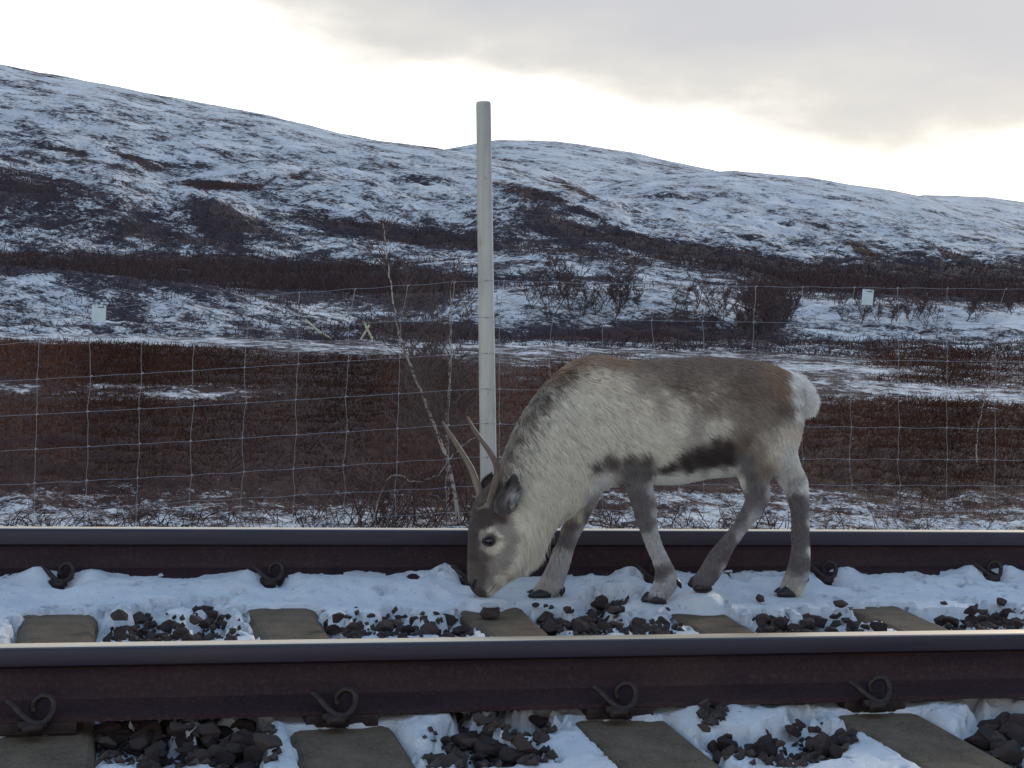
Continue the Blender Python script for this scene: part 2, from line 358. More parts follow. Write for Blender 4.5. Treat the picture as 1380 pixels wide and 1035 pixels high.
v1 = noise(nt, 400, 3, .6, vec=q)
shr = mixc(nt, maprange(nt, v1, .35, .7), shr, mixc(nt, attr(nt, 'russet'), (.085, .072, .080), (.080, .038, .028)))
snc = mixc(nt, maprange(nt, noise(nt, 40, 5, .6, vec=q), .35, .65), (.64, .635, .645), (.84, .835, .84))
col = mixc(nt, snowm, shr, snc)
nt.links.new(col, b.inputs['Base Color'])
bump(nt, b, mth(nt, 'ADD', mth(nt, 'MULTIPLY', nn, 1.), mth(nt, 'MULTIPLY', snowm, .03)), .5, 2.5)
bm_ = [n for n in nt.nodes if n.type == 'BUMP'][0]
cdn = nt.nodes.new('ShaderNodeVectorMath'); cdn.operation = 'LENGTH'; tcn = nt.nodes.new('ShaderNodeTexCoord'); nt.links.new(tcn.outputs['Object'], cdn.inputs[0])
nt.links.new(mth(nt, 'MULTIPLY', cdn.outputs['Value'], .03), bm_.inputs['Distance'])
g = link('ground', me, m); tag(g, kind='structure')

# ------------------------------------------------------------------ the track
SP = .6; S0 = onz(452, 955, .01)[0]-SP       # sleeper rhythm
SX = [S0+SP*k for k in range(-3, 9)]
exposed = [(42, 826), (385, 822), (665, 823), (935, 820), (1185, 816)]
EXY = {}
sle_m, nt, b = mat('weathered_concrete', rough=.95, spec=.12)
n = noise(nt, 9, 6, .7); n3 = noise(nt, 160, 4, .7)
c = mixc(nt, maprange(nt, n, .35, .65), (.085, .060, .040), (.165, .122, .082)); c = mixc(nt, maprange(nt, n3, .4, .75, 0, .55), c, (.24, .19, .15))
nt.links.new(c, b.inputs['Base Color']); bump(nt, b, n3, .5, .003)
iron, nt, b = mat('rusty_spring_steel', (.035, .027, .026), .55, .5)
n = noise(nt, 60, 5, .6); nt.links.new(mixc(nt, maprange(nt, n, .35, .65), (.022, .016, .018), (.05, .034, .03)), b.inputs['Base Color']); bump(nt, b, n, .3, .002)

def sleeper_mesh():
    # stations along y: (y, half width top, top z)
    st = [(-.52, .10, .0), (.6, .10, 0)]
    prof = [(-.53, .098, 0), (.28, .100, 0), (.45, .092, -.012), (.95, .085, -.022), (1.3, .092, -.012), (1.48, .100, 0), (2.03, .098, 0)]
    prof = [(YN-.5, .105, -.004), (YN+.25, .105, -.002), (YN+.55, .092, -.006), (YN+.75, .088, -.006), (YN+.98, .092, -.006), (YFAR-.25, .105, -.002), (YFAR+.5, .105, -.004)]
    vs = []; fs = []
    for y, hw, z in prof:
        bv = .014
        sec = [(-hw-.035, -.2), (-hw-.004, z-bv), (-hw+.008, z-.003), (-hw+.02, z), (hw-.02, z), (hw-.008, z-.003), (hw+.004, z-bv), (hw+.035, -.2)]
        vs += [(x, y, zz) for x, zz in sec]
    k = 8
    for i in range(len(prof)-1):
        for j in range(k-1): fs.append((i*k+j, i*k+j+1, (i+1)*k+j+1, (i+1)*k+j))
    fs.append(tuple(range(k))[::-1]); fs.append(tuple((len(prof)-1)*k+j for j in range(k)))
    me = bpy.data.meshes.new('sleeper_body'); me.from_pydata(vs, [], fs)
    bm = bmesh.new(); bm.from_mesh(me); bmesh.ops.recalc_face_normals(bm, faces=bm.faces[:])
    bmesh.ops.subdivide_edges(bm, edges=[e for e in bm.edges if abs(e.verts[0].co.y-e.verts[1].co.y) > .05], cuts=5, use_grid_fill=True)
    for v in bm.verts:
        v.co.x += random.uniform(-.0018, .0018); v.co.z += random.uniform(-.0012, .0012)
    bm.to_mesh(me); bm.free(); me.materials.append(sle_m); return me
def cr(pts, n=8):
    pts = np.asarray(pts, float); p = np.vstack([2*pts[0]-pts[1], pts, 2*pts[-1]-pts[-2]]); out = []
    for i in range(1, len(p)-2):
        for t in np.arange(n)/n:
            out.append(.5*((2*p[i])+(-p[i-1]+p[i+1])*t+(2*p[i-1]-5*p[i]+4*p[i+1]-p[i+2])*t*t+(-p[i-1]+3*p[i]-3*p[i+1]+p[i+2])*t**3))
    out.append(p[-2]); return np.array(out)
def clip_mesh(sgn):
    # a bent spring bar: toe on the rail foot, down into the shoulder, round the heel loop
    mb = MB()
    pts = [(-.052, .018, .056), (-.040, .006, .048), (-.022, -.012, .030), (-.004, -.024, .016), (.012, -.03, .012), (.030, -.026, .016), (.042, -.018, .030),
           (.047, -.008, .050), (.040, .000, .064), (.024, .006, .068), (.010, .010, .058), (.004, .012, .042), (.006, .010, .028)]
    pts = [(x, y*sgn, z) for x, y, z in pts]
    p = cr(pts, 6); mb.tube(p, .0082, 10)
    mb.box((0, -.020*sgn, .006), (.030, .016, .010)); mb.box((-.0, -.036*sgn, .0), (.022, .006, .014))
    o = mb.build('rail_clip', iron); me = o.data; bpy.data.objects.remove(o)
    me.polygons.foreach_set('use_smooth', np.full(len(me.polygons), True)); return me
slme = sleeper_mesh(); mbp = MB(); mbp.box((0, 0, .0118), (.075, .074, .0125)); po_ = mbp.build('rail_pad', iron, smooth=False, bevel=.003); padme = po_.data; bpy.data.objects.remove(po_); clA = clip_mesh(1); clB = clip_mesh(-1)
sl_lab = {2: 'brown concrete sleeper, bottom left corner, mostly hidden by dark stones and snow', 3: 'concrete sleeper at the left, its bare top between two heaps of stones', 4: 'concrete sleeper whose bare end is under the reindeer muzzle', 5: 'concrete sleeper with a bare slanted top in front of the near front hoof', 6: 'rightmost bare concrete sleeper, with a greenish stone by its front clip'}
sleeper_objs = []
for k, x in enumerate(SX):
    root = empty('sleeper', (x, 0, 0))
    kk = k-2
    lab = {1: 'leftmost grey brown concrete sleeper, one bare patch in the corner of the snow', 2: 'second concrete sleeper from the left with a squarish bare top in the snow',
           3: 'middle concrete sleeper whose bare top lies just below the reindeer muzzle', 4: 'concrete sleeper with a slanting bare top in front of the near front hoof', 5: 'rightmost concrete sleeper, slanting bare top and a greenish stone by its near clip'}.get(kk, 'snow covered concrete sleeper beyond the edge of the picture')
    tag(root, lab, 'railway sleeper', 'concrete sleepers under the rails'); root['_k'] = 0; del root['_k']
    o = bpy.data.objects.new('sleeper_body', slme); COL.objects.link(o); o.parent = root
    for (yy, me_) in ((YN-.078, clA), (YN+.078, clB), (YFAR-.078, clA), (YFAR+.078, clB)):
        c_ = bpy.data.objects.new('rail_clip', me_); COL.objects.link(c_); c_.parent = root; c_.location = (random.uniform(-.006, .006), yy, .022); c_.rotation_euler = (0, 0, random.uniform(-.12, .12)); c_.scale = (.88, .9, .82) if yy < YN+1 else (.86, .9, .82); c_.location.x -= .012
    for yy in (YN, YFAR):
        o = bpy.data.objects.new('rail_pad', padme); COL.objects.link(o); o.parent = root; o.location = (0, yy, 0)
    sleeper_objs.append(root)

rail_m, nt, b = mat('rusty_rail_steel', rough=.62, metal=.0)
n = noise(nt, 3, 6, .65, stretch=(.6, 1, 6)); n_ = noise(nt, 120, 4, .7)
c = mixc(nt, maprange(nt, n, .3, .7), (.022, .012, .018), (.045, .024, .028)); n5 = noise(nt, 1.1, 5, .7, stretch=(1, 1, .4)); c = mixc(nt, maprange(nt, n5, .5, .72, 0, .6), c, (.075, .042, .034)); c = mixc(nt, maprange(nt, n_, .5, .75, 0, .5), c, (.10, .065, .055))
nt.links.new(c, b.inputs['Base Color']); b.inputs['Specular IOR Level'].default_value = .2; bump(nt, b, n_, .35, .002)
shine, nt, b = mat('polished_running_surface', (.80, .67, .49), .36, 1.0)
n = noise(nt, 25, 4, .6, stretch=(.05, 6, 1)); nt.links.new(maprange(nt, n, .3, .7, .28, .42), b.inputs['Roughness'])
side, nt, b = mat('worn_rail_head_side', rough=.5, metal=.25)
n = noise(nt, 6, 5, .6, stretch=(.25, 1, 5)); nt.links.new(mixc(nt, maprange(nt, n, .3, .7), (.022, .018, .032), (.046, .036, .048)), b.inputs['Base Color'])
RH = .151
def rail(Y, lab, edge_z=.1705, top_z=.172):
    half = [(.075, 0), (.075, .0115), (.060, .0155), (.030, .0235), (.0145, .034), (.0095, .050), (.0083, .085), (.0090, .098), (.0125, .106), (.0355, .1165), (.0362, .121), (.0358, .157), (.0340, .1640), (.030, .1688), (.022, .1712), (.010, .172)]
    prof = [(-x, z) for x, z in half]+[(x, z) for x, z in half[::-1]]
    xs = np.concatenate([np.arange(-60, -5, 5.), np.arange(-5, 8, .25), np.arange(8, 90, 5.)])
    k = len(prof); v = []; 
    for x in xs:
        for a, z in prof: v.append((x, Y+a*(.9 if z > .11 else 1), (z*RH/.172 if z < .1166 else .1023+(z-.1165)/.0555*(top_z-.025-.1023))+.025))
    f = []; 
    mats = []
    for i in range(len(xs)-1):
        for j in range(k):
            jn = (j+1) % k
            f.append((i*k+j, (i+1)*k+j, (i+1)*k+jn, i*k+jn))
            zm = (prof[j][1]+prof[jn][1])/2
            mats.append(0 if zm < .118 or j == k-1 else (1 if zm < edge_z else 2))
    me = npmesh('rail', v, f, True); me.materials.append(rail_m); me.materials.append(side); me.materials.append(shine)
    me.polygons.foreach_set('material_index', np.array(mats, np.int32))
    me.set_sharp_from_angle(angle=math.radians(28))
    o = link('rail', me); tag(o, lab, 'rail', 'the two rails of the track'); return o
rail(YN, 'near steel rail running right across the picture in front of the reindeer', .1714, .1625)
rail(YFAR, 'far steel rail with a bright polished top running behind the reindeer legs')

# snow and stones on the track ------------------------------------------------
# heaps of bare stones: (x, y, half width px, half height px, how many)
heaps = [(135, 852, 44, 15, 20), (205, 850, 34, 20, 20), (285, 848, 34, 20, 26), (455, 852, 32, 9, 12), (540, 845, 40, 16, 20), (610, 850, 24, 14, 13), (478, 848, 12, 16, 5),
         (730, 848, 26, 14, 14), (790, 845, 40, 18, 26), (860, 848, 30, 13, 12), (820, 815, 22, 7, 6), (1045, 845, 34, 14, 20), (1110, 846, 60, 16, 30), (1275, 843, 34, 12, 12), (1340, 838, 40, 16, 24), (745, 835, 20, 8, 4),
         (200, 1000, 70, 34, 24), (110, 1015, 50, 22, 12), (320, 1020, 45, 24, 10), (640, 1000, 55, 22, 16), (590, 1025, 40, 14, 8), (700, 1020, 40, 14, 8), (1000, 1005, 60, 16, 10), (1060, 1022, 50, 14, 8), (960, 975, 14, 8, 2), (1340, 1000, 40, 30, 12), (30, 985, 24, 16, 8), (130, 985, 64, 26, 26), (230, 1012, 70, 30, 20), (300, 1000, 50, 26, 12), (650, 1015, 60, 22, 12), (930, 1020, 40, 18, 8), (1080, 1000, 60, 20, 10), (1360, 985, 40, 24, 8), (1000, 855, 16, 8, 4), (380, 868, 14, 6, 3), (890, 850, 24, 10, 8), (340, 992, 24, 18, 6), (700, 985, 40, 16, 6), (1340, 1020, 50, 20, 8), (1120, 1000, 26, 14, 6), (250, 975, 60, 8, 8), (640, 965, 50, 6, 6)]
singles = [(160, 828, 26), (275, 813, 10), (283, 827, 26), (312, 831, 22), (212, 840, 14), (238, 842, 20), (455, 830, 26), (500, 829, 12), (540, 826, 14), (588, 826, 10), (480, 818, 6), (765, 820, 15), (742, 818, 10), (805, 815, 24), (825, 817, 22), (703, 826, 18), (722, 814, 12), (735, 816, 8),
           (1025, 806, 16), (1132, 812, 20), (1183, 804, 20), (1208, 830, 8), (1220, 826, 10), (1272, 812, 10), (1282, 827, 16), (1310, 822, 22), (1350, 809, 20), (1270, 826, 8), (925, 968, 16), (1060, 974, 16), (1305, 973, 24), (1155, 963, 20), (1330, 970, 10), (900, 820, 8), (1210, 810, 8), (124, 828, 6), (885, 1018, 18), (530, 992, 10), (548, 1008, 16)]
gxs = np.arange(-3.2, 6.0, .0125); gys = np.arange(YN-1.35, YFAR+1.9, .0125)
GX, GY = np.meshgrid(gxs, gys)
GP = np.stack([GX, GY, np.full_like(GX, -.01)], -1); gpx, gpy = to_px(GP)
def snow_h(GX, GY, gpx, gpy):
    n1 = fbm(GX*3+5, GY*3+2, 4); n2 = fbm(GX*14, GY*14+7, 4); n3 = fbm(GX*40, GY*40+7, 3, .6)
    h = .010+.016*n1+.015*n2+.012*n3
    # deeper towards the far rail, banked on its foot
    h += .030*sstep(GY, YFAR-.34, YFAR-.10)*(GY < YFAR+.5)
    h += .035*sstep(-np.abs(GY-YN-.12), -.25, -.02)*(GY > YN)
    phase = np.abs(((GX-S0)/SP+.5) % 1-.5)*SP
    # little peaks left where the clips shed the snow
    kidx = np.round((GX-S0)/SP).astype(int); rs = np.random.RandomState(3); rL = rs.uniform(.2, 1, 40); rR = rs.uniform(0, .9, 40); sd_ = ((GX-S0)/SP-kidx)*SP
    am = np.where(sd_ < 0, rL[kidx+12], rR[kidx+12])
    pk = np.exp(-(((phase-.07)/.045)**2+((GY-(YFAR-.07))/.045)**2)); h += .042*pk*am
    h -= .040*np.exp(-((phase/.05)**2+((GY-(YFAR-.115))/.05)**2))
    pk = np.exp(-(((phase-.10)/.05)**2+((GY-(YN-.085))/.06)**2)); h += .016*pk*(GX > -.2)*am
    # near side of the near rail: thinner
    h += .034*np.exp(-((GY-(YN-.09))/.07)**2)*(GY < YN)*(.35+2.0*fbm(GX*1.7+3, GY*0+4, 3))*sstep(GX, -1.2, .4)
    # melted-off sleeper tops: near half between the rails
    ex = 0
    for k, (x, y) in enumerate(exposed):
        q_ = onz(x, y, 0); cx = SX[3+k-0] if False else S0+SP*k
        e = sstep(-(np.abs(GX-cx)+.09*n2+.05*n3), -.114, -.096)*sstep(-(GY+.11*n2+.09*n1+.03*n3), -(q_[1]+.014), -(q_[1]-.010))*(GY > YN+.3)
        ex = np.maximum(ex, e)
    e = sstep(-np.abs(GX-(S0+SP*np.round((GX-S0)/SP)))+.02*n2, -.12, -.10)*sstep(-(GY+.05*n2), -(YN-.075), -(YN-.09))
    ex = np.maximum(ex, e)
    thin = sstep(phase, .10, .19); hs = .004+.010*n2+.006*n3; h = np.where(GY < YFAR-.42, h*thin+(1-thin)*np.minimum(h, hs+.004), h)
    h = h*(1-ex)+(-.045)*ex
    bare = 0*h
    for x, y, a, b_, c_ in heaps:
        g_ = np.exp(-(((gpx-x)/(a*1.05))**2+((gpy-y)/(b_*1.1))**2)); bare = np.maximum(bare, g_)
    bare = sstep(bare+1.2*n2+.6*n3, .24, .55)
    h = h*(1-bare)+(-.045+.03*n2)*bare
    h = np.where(GY > YFAR+.12, h-.03*sstep(GY, YFAR+.3, YFAR+.7)-.22*sstep(GY, YFAR+.8, YFAR+1.5)+.03*n1, h)
    h = np.where(GY < YN-.6, h-.05*sstep(-GY, -(YN-.6), -(YN-1.3)), h)
    return h
SH = snow_h(GX, GY, gpx, gpy)
for fx, fy, Yf in ((883, 812, 4.325), (944, 798, 4.315), (1058, 804, 4.452), (733, 804, 4.452), (650, 804, 4.385), (700, 806, 4.44)):
    p_ = onY(fx, fy, Yf); w_ = np.exp(-(((GX-p_[0])**2+(GY-p_[1])**2)/.085**2)**2); SH = SH*(1-w_)+(p_[2]+.001)*w_
def snow_at(x, y):
    i = int(np.clip(round((x-gxs[0])/.0125), 0, len(gxs)-1)); j = int(np.clip(round((y-gys[0])/.0125), 0, len(gys)-1)); return SH[j, i]
for fx, fy in ((800, 790), (842, 796), (995, 785), (1120, 790), (1010, 800), (590, 800), (560, 786), (1160, 800)):
    p_ = onz(fx, fy, .02); d2q = ((GX-p_[0])/.030)**2+((GY-p_[1])/.045)**2; SH = SH-.022*np.exp(-d2q**2)+.006*np.exp(-(d2q-1.6)**2)
# drop the sheet's rim below the ground so that it has no visible edge
rim = np.minimum.reduce([GX-gxs[0], gxs[-1]-GX, GY-gys[0], gys[-1]-GY]); SHr = np.where(rim < .06, SH-.25, SH)
ii = np.arange(GX.size).reshape(GX.shape)
qd = np.stack([ii[:-1, :-1], ii[:-1, 1:], ii[1:, 1:], ii[1:, :-1]], -1).reshape(-1, 4)
me = npmesh('snow', np.stack([GX, GY, SHr], -1).reshape(-1, 3), qd)
m, nt, b = mat('old_thin_snow', (.8, .82, .86), .55, spec=.3)
n = noise(nt, 7, 6, .6); n_ = noise(nt, 90, 4, .7)
c = mixc(nt, maprange(nt, n, .3, .7), (.70, .74, .80), (.86, .88, .90)); 
dirt = maprange(nt, noise(nt, 55, 4, .75), .62, .70, 0, .85)
c = mixc(nt, dirt, c, (.18, .15, .13)); nt.links.new(c, b.inputs['Base Color'])
b.inputs['Subsurface Weight'].default_value = .0
ng = noise(nt, 420, 3, .7); bump(nt, b, mth(nt, 'ADD', mth(nt, 'MULTIPLY', ng, .7), mth(nt, 'ADD', n_, mth(nt, 'MULTIPLY', n, 2))), .8, .008)
tag(link('snow', me, m), kind='structure')
# shoulder of dark ballast under the snow
bx = np.arange(-3.3, 6.1, .04); by = np.arange(YN-1.4, YFAR+1.5, .04); BX, BY = np.meshgrid(bx, by)
BZ = -.05+.02*fbm(BX*9, BY*9, 4)*2-.22*sstep(BY, YFAR+.75, YFAR+1.4)-.03
ii = np.arange(BX.size).reshape(BX.shape); qd = np.stack([ii[:-1, :-1], ii[:-1, 1:], ii[1:, 1:], ii[1:, :-1]], -1).reshape(-1, 4)
bal = varied('dark_ballast', (.022, .018, .017), (.075, .06, .055), 26, .9, bs=.8, bd=.01)
tag(link('ballast_bed', npmesh('ballast_bed', np.stack([BX, BY, BZ], -1).reshape(-1, 3), qd), bal), kind='structure')

st_m, nt, b = mat('ballast_stone', rough=.95, spec=.12)
oi = nt.nodes.new('ShaderNodeObjectInfo')
n = noise(nt, 30, 5, .65)
c = mixc(nt, oi.outputs['Random'], (.020, .015, .017), (.072, .052, .047)); c = mixc(nt, maprange(nt, n, .35, .7, 0, .45), c, (.12, .095, .085))
geo = nt.nodes.new('ShaderNodeNewGeometry'); sz = nt.nodes.new('ShaderNodeSeparateXYZ'); nt.links.new(geo.outputs['True Normal'], sz.inputs[0])
nt.links.new(c, b.inputs['Base Color']); bump(nt, b, noise(nt, 120, 4, .7), .5, .003)
def stone_mesh(seed, m_):
    r = random.Random(seed); bm = bmesh.new()
    e = (1, r.uniform(.7, .95), r.uniform(.55, .8))
    for i in range(r.randint(11, 17)):
        v = Vector((r.gauss(0, 1), r.gauss(0, 1), r.gauss(0, 1))).normalized()*r.uniform(.82, 1); bm.verts.new((v.x*e[0], v.y*e[1], v.z*e[2]))
    res = bmesh.ops.convex_hull(bm, input=bm.verts[:])
    junk = list({g_ for g_ in res['geom_interior']+res['geom_unused'] if isinstance(g_, bmesh.types.BMVert)})
    if junk: bmesh.ops.delete(bm, geom=junk, context='VERTS')
    bmesh.ops.bevel(bm, geom=bm.edges[:], offset=.035, segments=1, affect='EDGES', profile=.6)
    me = bpy.data.meshes.new('ballast_stone'); bm.to_mesh(me); bm.free(); me.materials.append(m_)
    me.polygons.foreach_set('use_smooth', np.full(len(me.polygons), False)); return me
stm = [stone_mesh(i, st_m) for i in range(12)]
def zone(x, y):
    if y < 900:
        ks = [s_[0] for s_ in exposed]
        if x < ks[1]: return 'dark angular ballast stone lying in snow between the first and second bare sleepers'
        if x < ks[2]-10: return 'dark angular ballast stone lying in snow between the second and middle bare sleepers'
        if x < ks[3]: return 'dark ballast stone lying in snow under the reindeer, right of the middle sleeper'
        if x < ks[4]: return 'dark ballast stone lying in snow left of the rightmost sleeper and below the hind hooves'
        return 'dark ballast stone lying in snow right of the rightmost bare sleeper'
    if x < 400: return 'large dark ballast stone in front of the near rail at the left'
    if x < 780: return 'dark ballast stone in snow in front of the near rail, just left of its middle'
    if x < 1170: return 'dark ballast stone in snow in front of the near rail, between its right clips'
    return 'dark ballast stone in snow in front of the near rail at the right'
spots = []
def put_stone(x, y, size_px, lab=None, top=None, m_=None):
    if lab is None: size_px *= 1.22
    p0 = onz(x, y, 0.0)
    z = snow_at(p0[0], p0[1]); p0 = onz(x, y+size_px*.25, z)
    dep = (p0-CAM)@F; s = size_px*.5*dep/FPX
    on_sl = abs(((p0[0]-S0)/SP+.5) % 1-.5)*SP
    if lab is None and on_sl < .105+s*.5: return
    base = z if top is None else top
    if not (-10 < x < 1390 and y < 1045): return
    spots.append((1e9 if lab else size_px, random.choice(stm) if m_ is None else m_, (p0[0], p0[1], max(base, -.03 if top is None else top)+s*.35), (s*random.uniform(.9, 1.15), s, s*random.uniform(.7, 1)),
        (random.uniform(-.4, .4), random.uniform(-.4, .4), random.uniform(0, 6.28)), lab or zone(x, y), 'ballast stones' if lab is None else None))
for x, y, s in singles: put_stone(x, y, s)
for x, y, a, b_, n_ in heaps:
    for i in range(n_):
        t = random.random()**.6; th = random.uniform(0, 6.283)
        xx = x+a*t*math.cos(th)*(1.3 if y < 900 else 1.1); yy = min(y+b_*t*math.sin(th), 864 if y < 900 else 1060)
        sc = (1.0 if y < 900 else 1.55)*random.choice([13, 16, 19, 23, 28])
        if y > 900 and yy-sc*.3 < 955: continue
        put_stone(xx, yy, sc)
put_stone(659, 811, 42, 'lone dark stone with a snowy top on the sleeper right beside the reindeer muzzle', top=-.002, m_=stm[5])
stone_here = spots[-1]
gr, nt, b = mat('greenish_stone', rough=.85); n = noise(nt, 40, 5, .6); nt.links.new(mixc(nt, n, (.12, .15, .14), (.26, .29, .27)), b.inputs['Base Color'])
gm = stone_mesh(41, gr); put_stone(1186, 948, 40, 'grey green stone resting on the rightmost sleeper beside its near clip', top=.002, m_=gm)
spots.sort(key=lambda q_: -q_[0])
for size_px, me_, lc, scl, ro, lab, grp in spots[:292]:
    o = bpy.data.objects.new('ballast_stone', me_); COL.objects.link(o); o.location = lc; o.scale = scl; o.rotation_euler = ro; tag(o, lab, 'stone', grp)
    if lab.startswith('lone dark'):
        o.rotation_euler = (0, 0, 1); bm = bmesh.new(); bmesh.ops.create_icosphere(bm, subdivisions=3, radius=1)
        for v_ in bm.verts: v_.co = Vector((v_.co.x*.62, v_.co.y*.6, .52+v_.co.z*.16))*(1+random.uniform(-.03, .03))
        cme = bpy.data.meshes.new('snow_cap'); bm.to_mesh(cme); bm.free(); cme.polygons.foreach_set('use_smooth', np.full(len(cme.polygons), True)); cme.materials.append(bpy.data.materials['old_thin_snow']); co_ = bpy.data.objects.new('snow_cap', cme); COL.objects.link(co_); co_.parent = o
from mathutils import Euler
rub = MB()
for size_px, me_, lc, scl, ro, lab, grp in spots[292:]:
    mm = Matrix.LocRotScale(Vector(lc), Euler(ro), Vector(scl)); rub.add([tuple(mm@v_.co) for v_ in me_.vertices], [tuple(p_.vertices) for p_ in me_.polygons])
if rub.n: tag(rub.build('ballast_rubble', st_m, smooth=False), 'smaller broken ballast lying among the larger stones on the track', kind='stuff')
# loose small ballast that nobody could count
v = []; f = []; nb = 0
small = MB()
for i in range(5200):
    h_ = random.choice(heaps); t = random.random()**.5*1.25; th = random.uniform(0, 6.283)
    x = h_[0]+h_[2]*t*math.cos(th); y = h_[1]+h_[3]*t*math.sin(th)
    p0 = onz(x, min(y, 1080), 0)
    if not (YN-.6 < p0[1] < YFAR-.1): continue
    if abs(((p0[0]-S0)/SP+.5) % 1-.5)*SP < .12: continue
    z = snow_at(p0[0], p0[1]); s = random.uniform(.004, .013)
    a = np.random.RandomState(i).normal(size=(6, 3)); a /= np.linalg.norm(a, axis=1)[:, None]
    o6 = np.array([[1, 0, 0], [-1, 0, 0], [0, 1, 0], [0, -1, 0], [0, 0, 1], [0, 0, -1]])*s*np.random.RandomState(i).uniform(.6, 1.3, (6, 1))
    th = random.uniform(0, 6.28); cs, sn = math.cos(th), math.sin(th); o6 = o6@np.array([[cs, sn, .3], [-sn, cs, .2], [.2, -.3, 1]])
    small.add(o6+np.array([p0[0], p0[1], z+s*.4]), [(0, 2, 4, 4), (2, 1, 4, 4), (1, 3, 4, 4), (3, 0, 4, 4), (2, 0, 5, 5), (1, 2, 5, 5), (3, 1, 5, 5), (0, 3, 5, 5)])
tag(small.build('gravel', bal, smooth=False), 'small dark gravel chips scattered in the snow on the track', kind='stuff')

# ------------------------------------------------------------------ the reindeer
YC = 4.385                        # the animal stands parallel to the rails, this far from the camera's line
MPX = 4.69/FPX                    # metres per measured unit
YD = np.array([0, 1., 0])
def A3(x, y, dpx): return onY(x, y, YC+dpx*MPX)       # a point of the animal: side view x, y and offset across the body
def loft(secs, sub=5, seg=24, power=2.3):
    S = np.array([(a[0], a[1], b_[0], b_[1], hd, off) for a, b_, hd, off in secs], float)
    S = cr(S, sub); v = []
    for k, s in enumerate(S):
        c = np.array([(s[0]+s[2])/2, (s[1]+s[3])/2]); h = np.array([s[0]-s[2], s[1]-s[3]])/2
        for j in range(seg):
            th = 2*math.pi*j/seg; cx, sx = math.cos(th), math.sin(th)
            cx = math.copysign(abs(cx)**(2/power), cx); sx = math.copysign(abs(sx)**(2/power), sx)
            q_ = c+h*cx; v.append(A3(q_[0], q_[1], s[5])+YD*(s[4]*sx*MPX))
    n = len(S); f = []
    for i in range(n-1):
        for j in range(seg):
            k = (j+1) % seg; f.append((i*seg+j, i*seg+k, (i+1)*seg+k, (i+1)*seg+j))
    f.append(tuple(range(seg))[::-1]); f.append(tuple((n-1)*seg+j for j in range(seg)))
    return np.array(v), f
def T(a, b_, hd, off=0): return (a, b_, hd, off)
torso = [T((1070, 513), (1072, 555), 26), T((1058, 503), (1062, 600), 42), T((1036, 493), (1045, 632), 52), T((1005, 487), (1005, 637), 56), T((960, 484), (955, 641), 58), T((910, 486), (915, 648), 62),
         T((865, 489), (870, 651), 62), T((838, 487), (838, 652), 57), T((805, 482), (812, 656), 50), T((776, 489), (792, 672), 45), T((748, 510), (772, 690), 41), T((722, 540), (748, 704), 37),
         T((699, 578), (733, 716), 33), T((683, 612), (715, 733), 30), T((675, 638), (700, 745), 27)]
head = [T((678, 640), (714, 690), 20), T((657, 657), (714, 722), 26), T((642, 676), (708, 748), 28), T((635, 700), (697, 764), 27), T((632, 730), (690, 773), 22.5), T((631, 755), (683, 780), 18.5),
        T((631, 772), (677, 788), 16.5), T((632, 786), (668, 797), 15.5), T((637, 797), (660, 804), 12.5), T((642, 802), (656, 806), 7)]
nh = [T((985, 540), (1060, 540), 20, -26), T((984, 575), (1062, 570), 24, -32), T((988, 605), (1060, 600), 24, -34), T((992, 630), (1048, 622), 20, -34), T((996, 650), (1038, 644), 15, -33), T((1004, 672), (1038, 666), 12, -32), T((993, 697), (1028, 687), 10, -32),
      T((979, 719), (1006, 716), 9, -31), T((963, 737), (988, 740), 10, -31), T((954, 748), (980, 758), 12, -31), T((944, 765), (972, 773), 13, -31), T((934, 780), (960, 788), 13, -31), T((933, 790), (950, 796), 9, -31)]
fh = [T((1005, 580), (1066, 575), 20, 24), T((1018, 605), (1068, 602), 22, 30), T((1034, 628), (1074, 626), 18, 32), T((1047, 648), (1089, 645), 13, 32), T((1058, 667), (1091, 662), 11, 32), T((1065, 690), (1091, 688), 9.5, 32), T((1066, 715), (1091, 715), 9, 32),
      T((1066, 738), (1092, 740), 9, 32), T((1063, 758), (1092, 762), 11, 32), T((1056, 778), (1088, 782), 13, 32), T((1049, 796), (1080, 800), 12, 32)]
nf = [T((800, 570), (890, 570), 22, -24), T((815, 600), (888, 600), 24, -28), T((826, 625), (884, 622), 19, -30), T((836, 648), (880, 644), 15, -30), T((848, 674), (884, 672), 12, -30), T((856, 700), (886, 700), 10.5, -30), T((863, 718), (888, 716), 10, -30),
      T((871, 738), (893, 734), 9, -30), T((879, 757), (902, 752), 9.5, -30), T((882, 774), (911, 770), 11, -30), T((878, 792), (912, 789), 13, -30), T((870, 806), (896, 811), 11, -30)]
ff = [T((780, 600), (835, 600), 18, 22), T((783, 628), (825, 628), 18, 27), T((781, 655), (813, 655), 14, 30), T((775, 676), (805, 674), 12, 30), T((766, 695), (795, 693), 11, 30), T((757, 713), (784, 714), 10, 30), T((751, 738), (773, 741), 9, 30), T((745, 757), (766, 760), 10, 30),
      T((732, 776), (763, 777), 12, 30), T((722, 790), (760, 790), 12, 30), T((715, 800), (754, 801), 10, 30)]
brow = [T((640, 712), (668, 716), 27), T((646, 722), (672, 726), 30.0), T((650, 734), (676, 738), 27)]
mb = MB()
def slim(S_, k0, s_):
    out = []
    for i, (a, b_, h_, o_) in enumerate(S_):
        w_ = s_ if i >= k0 else 1; c = ((a[0]+b_[0])/2, (a[1]+b_[1])/2); out.append(((c[0]+(a[0]-c[0])*w_, c[1]+(a[1]-c[1])*w_), (c[0]+(b_[0]-c[0])*w_, c[1]+(b_[1]-c[1])*w_), h_*w_, o_))
    return out
nh = slim(nh, 4, .84); fh = slim(fh, 3, .84); nf = slim(nf, 3, .84); ff = slim(ff, 2, .84)
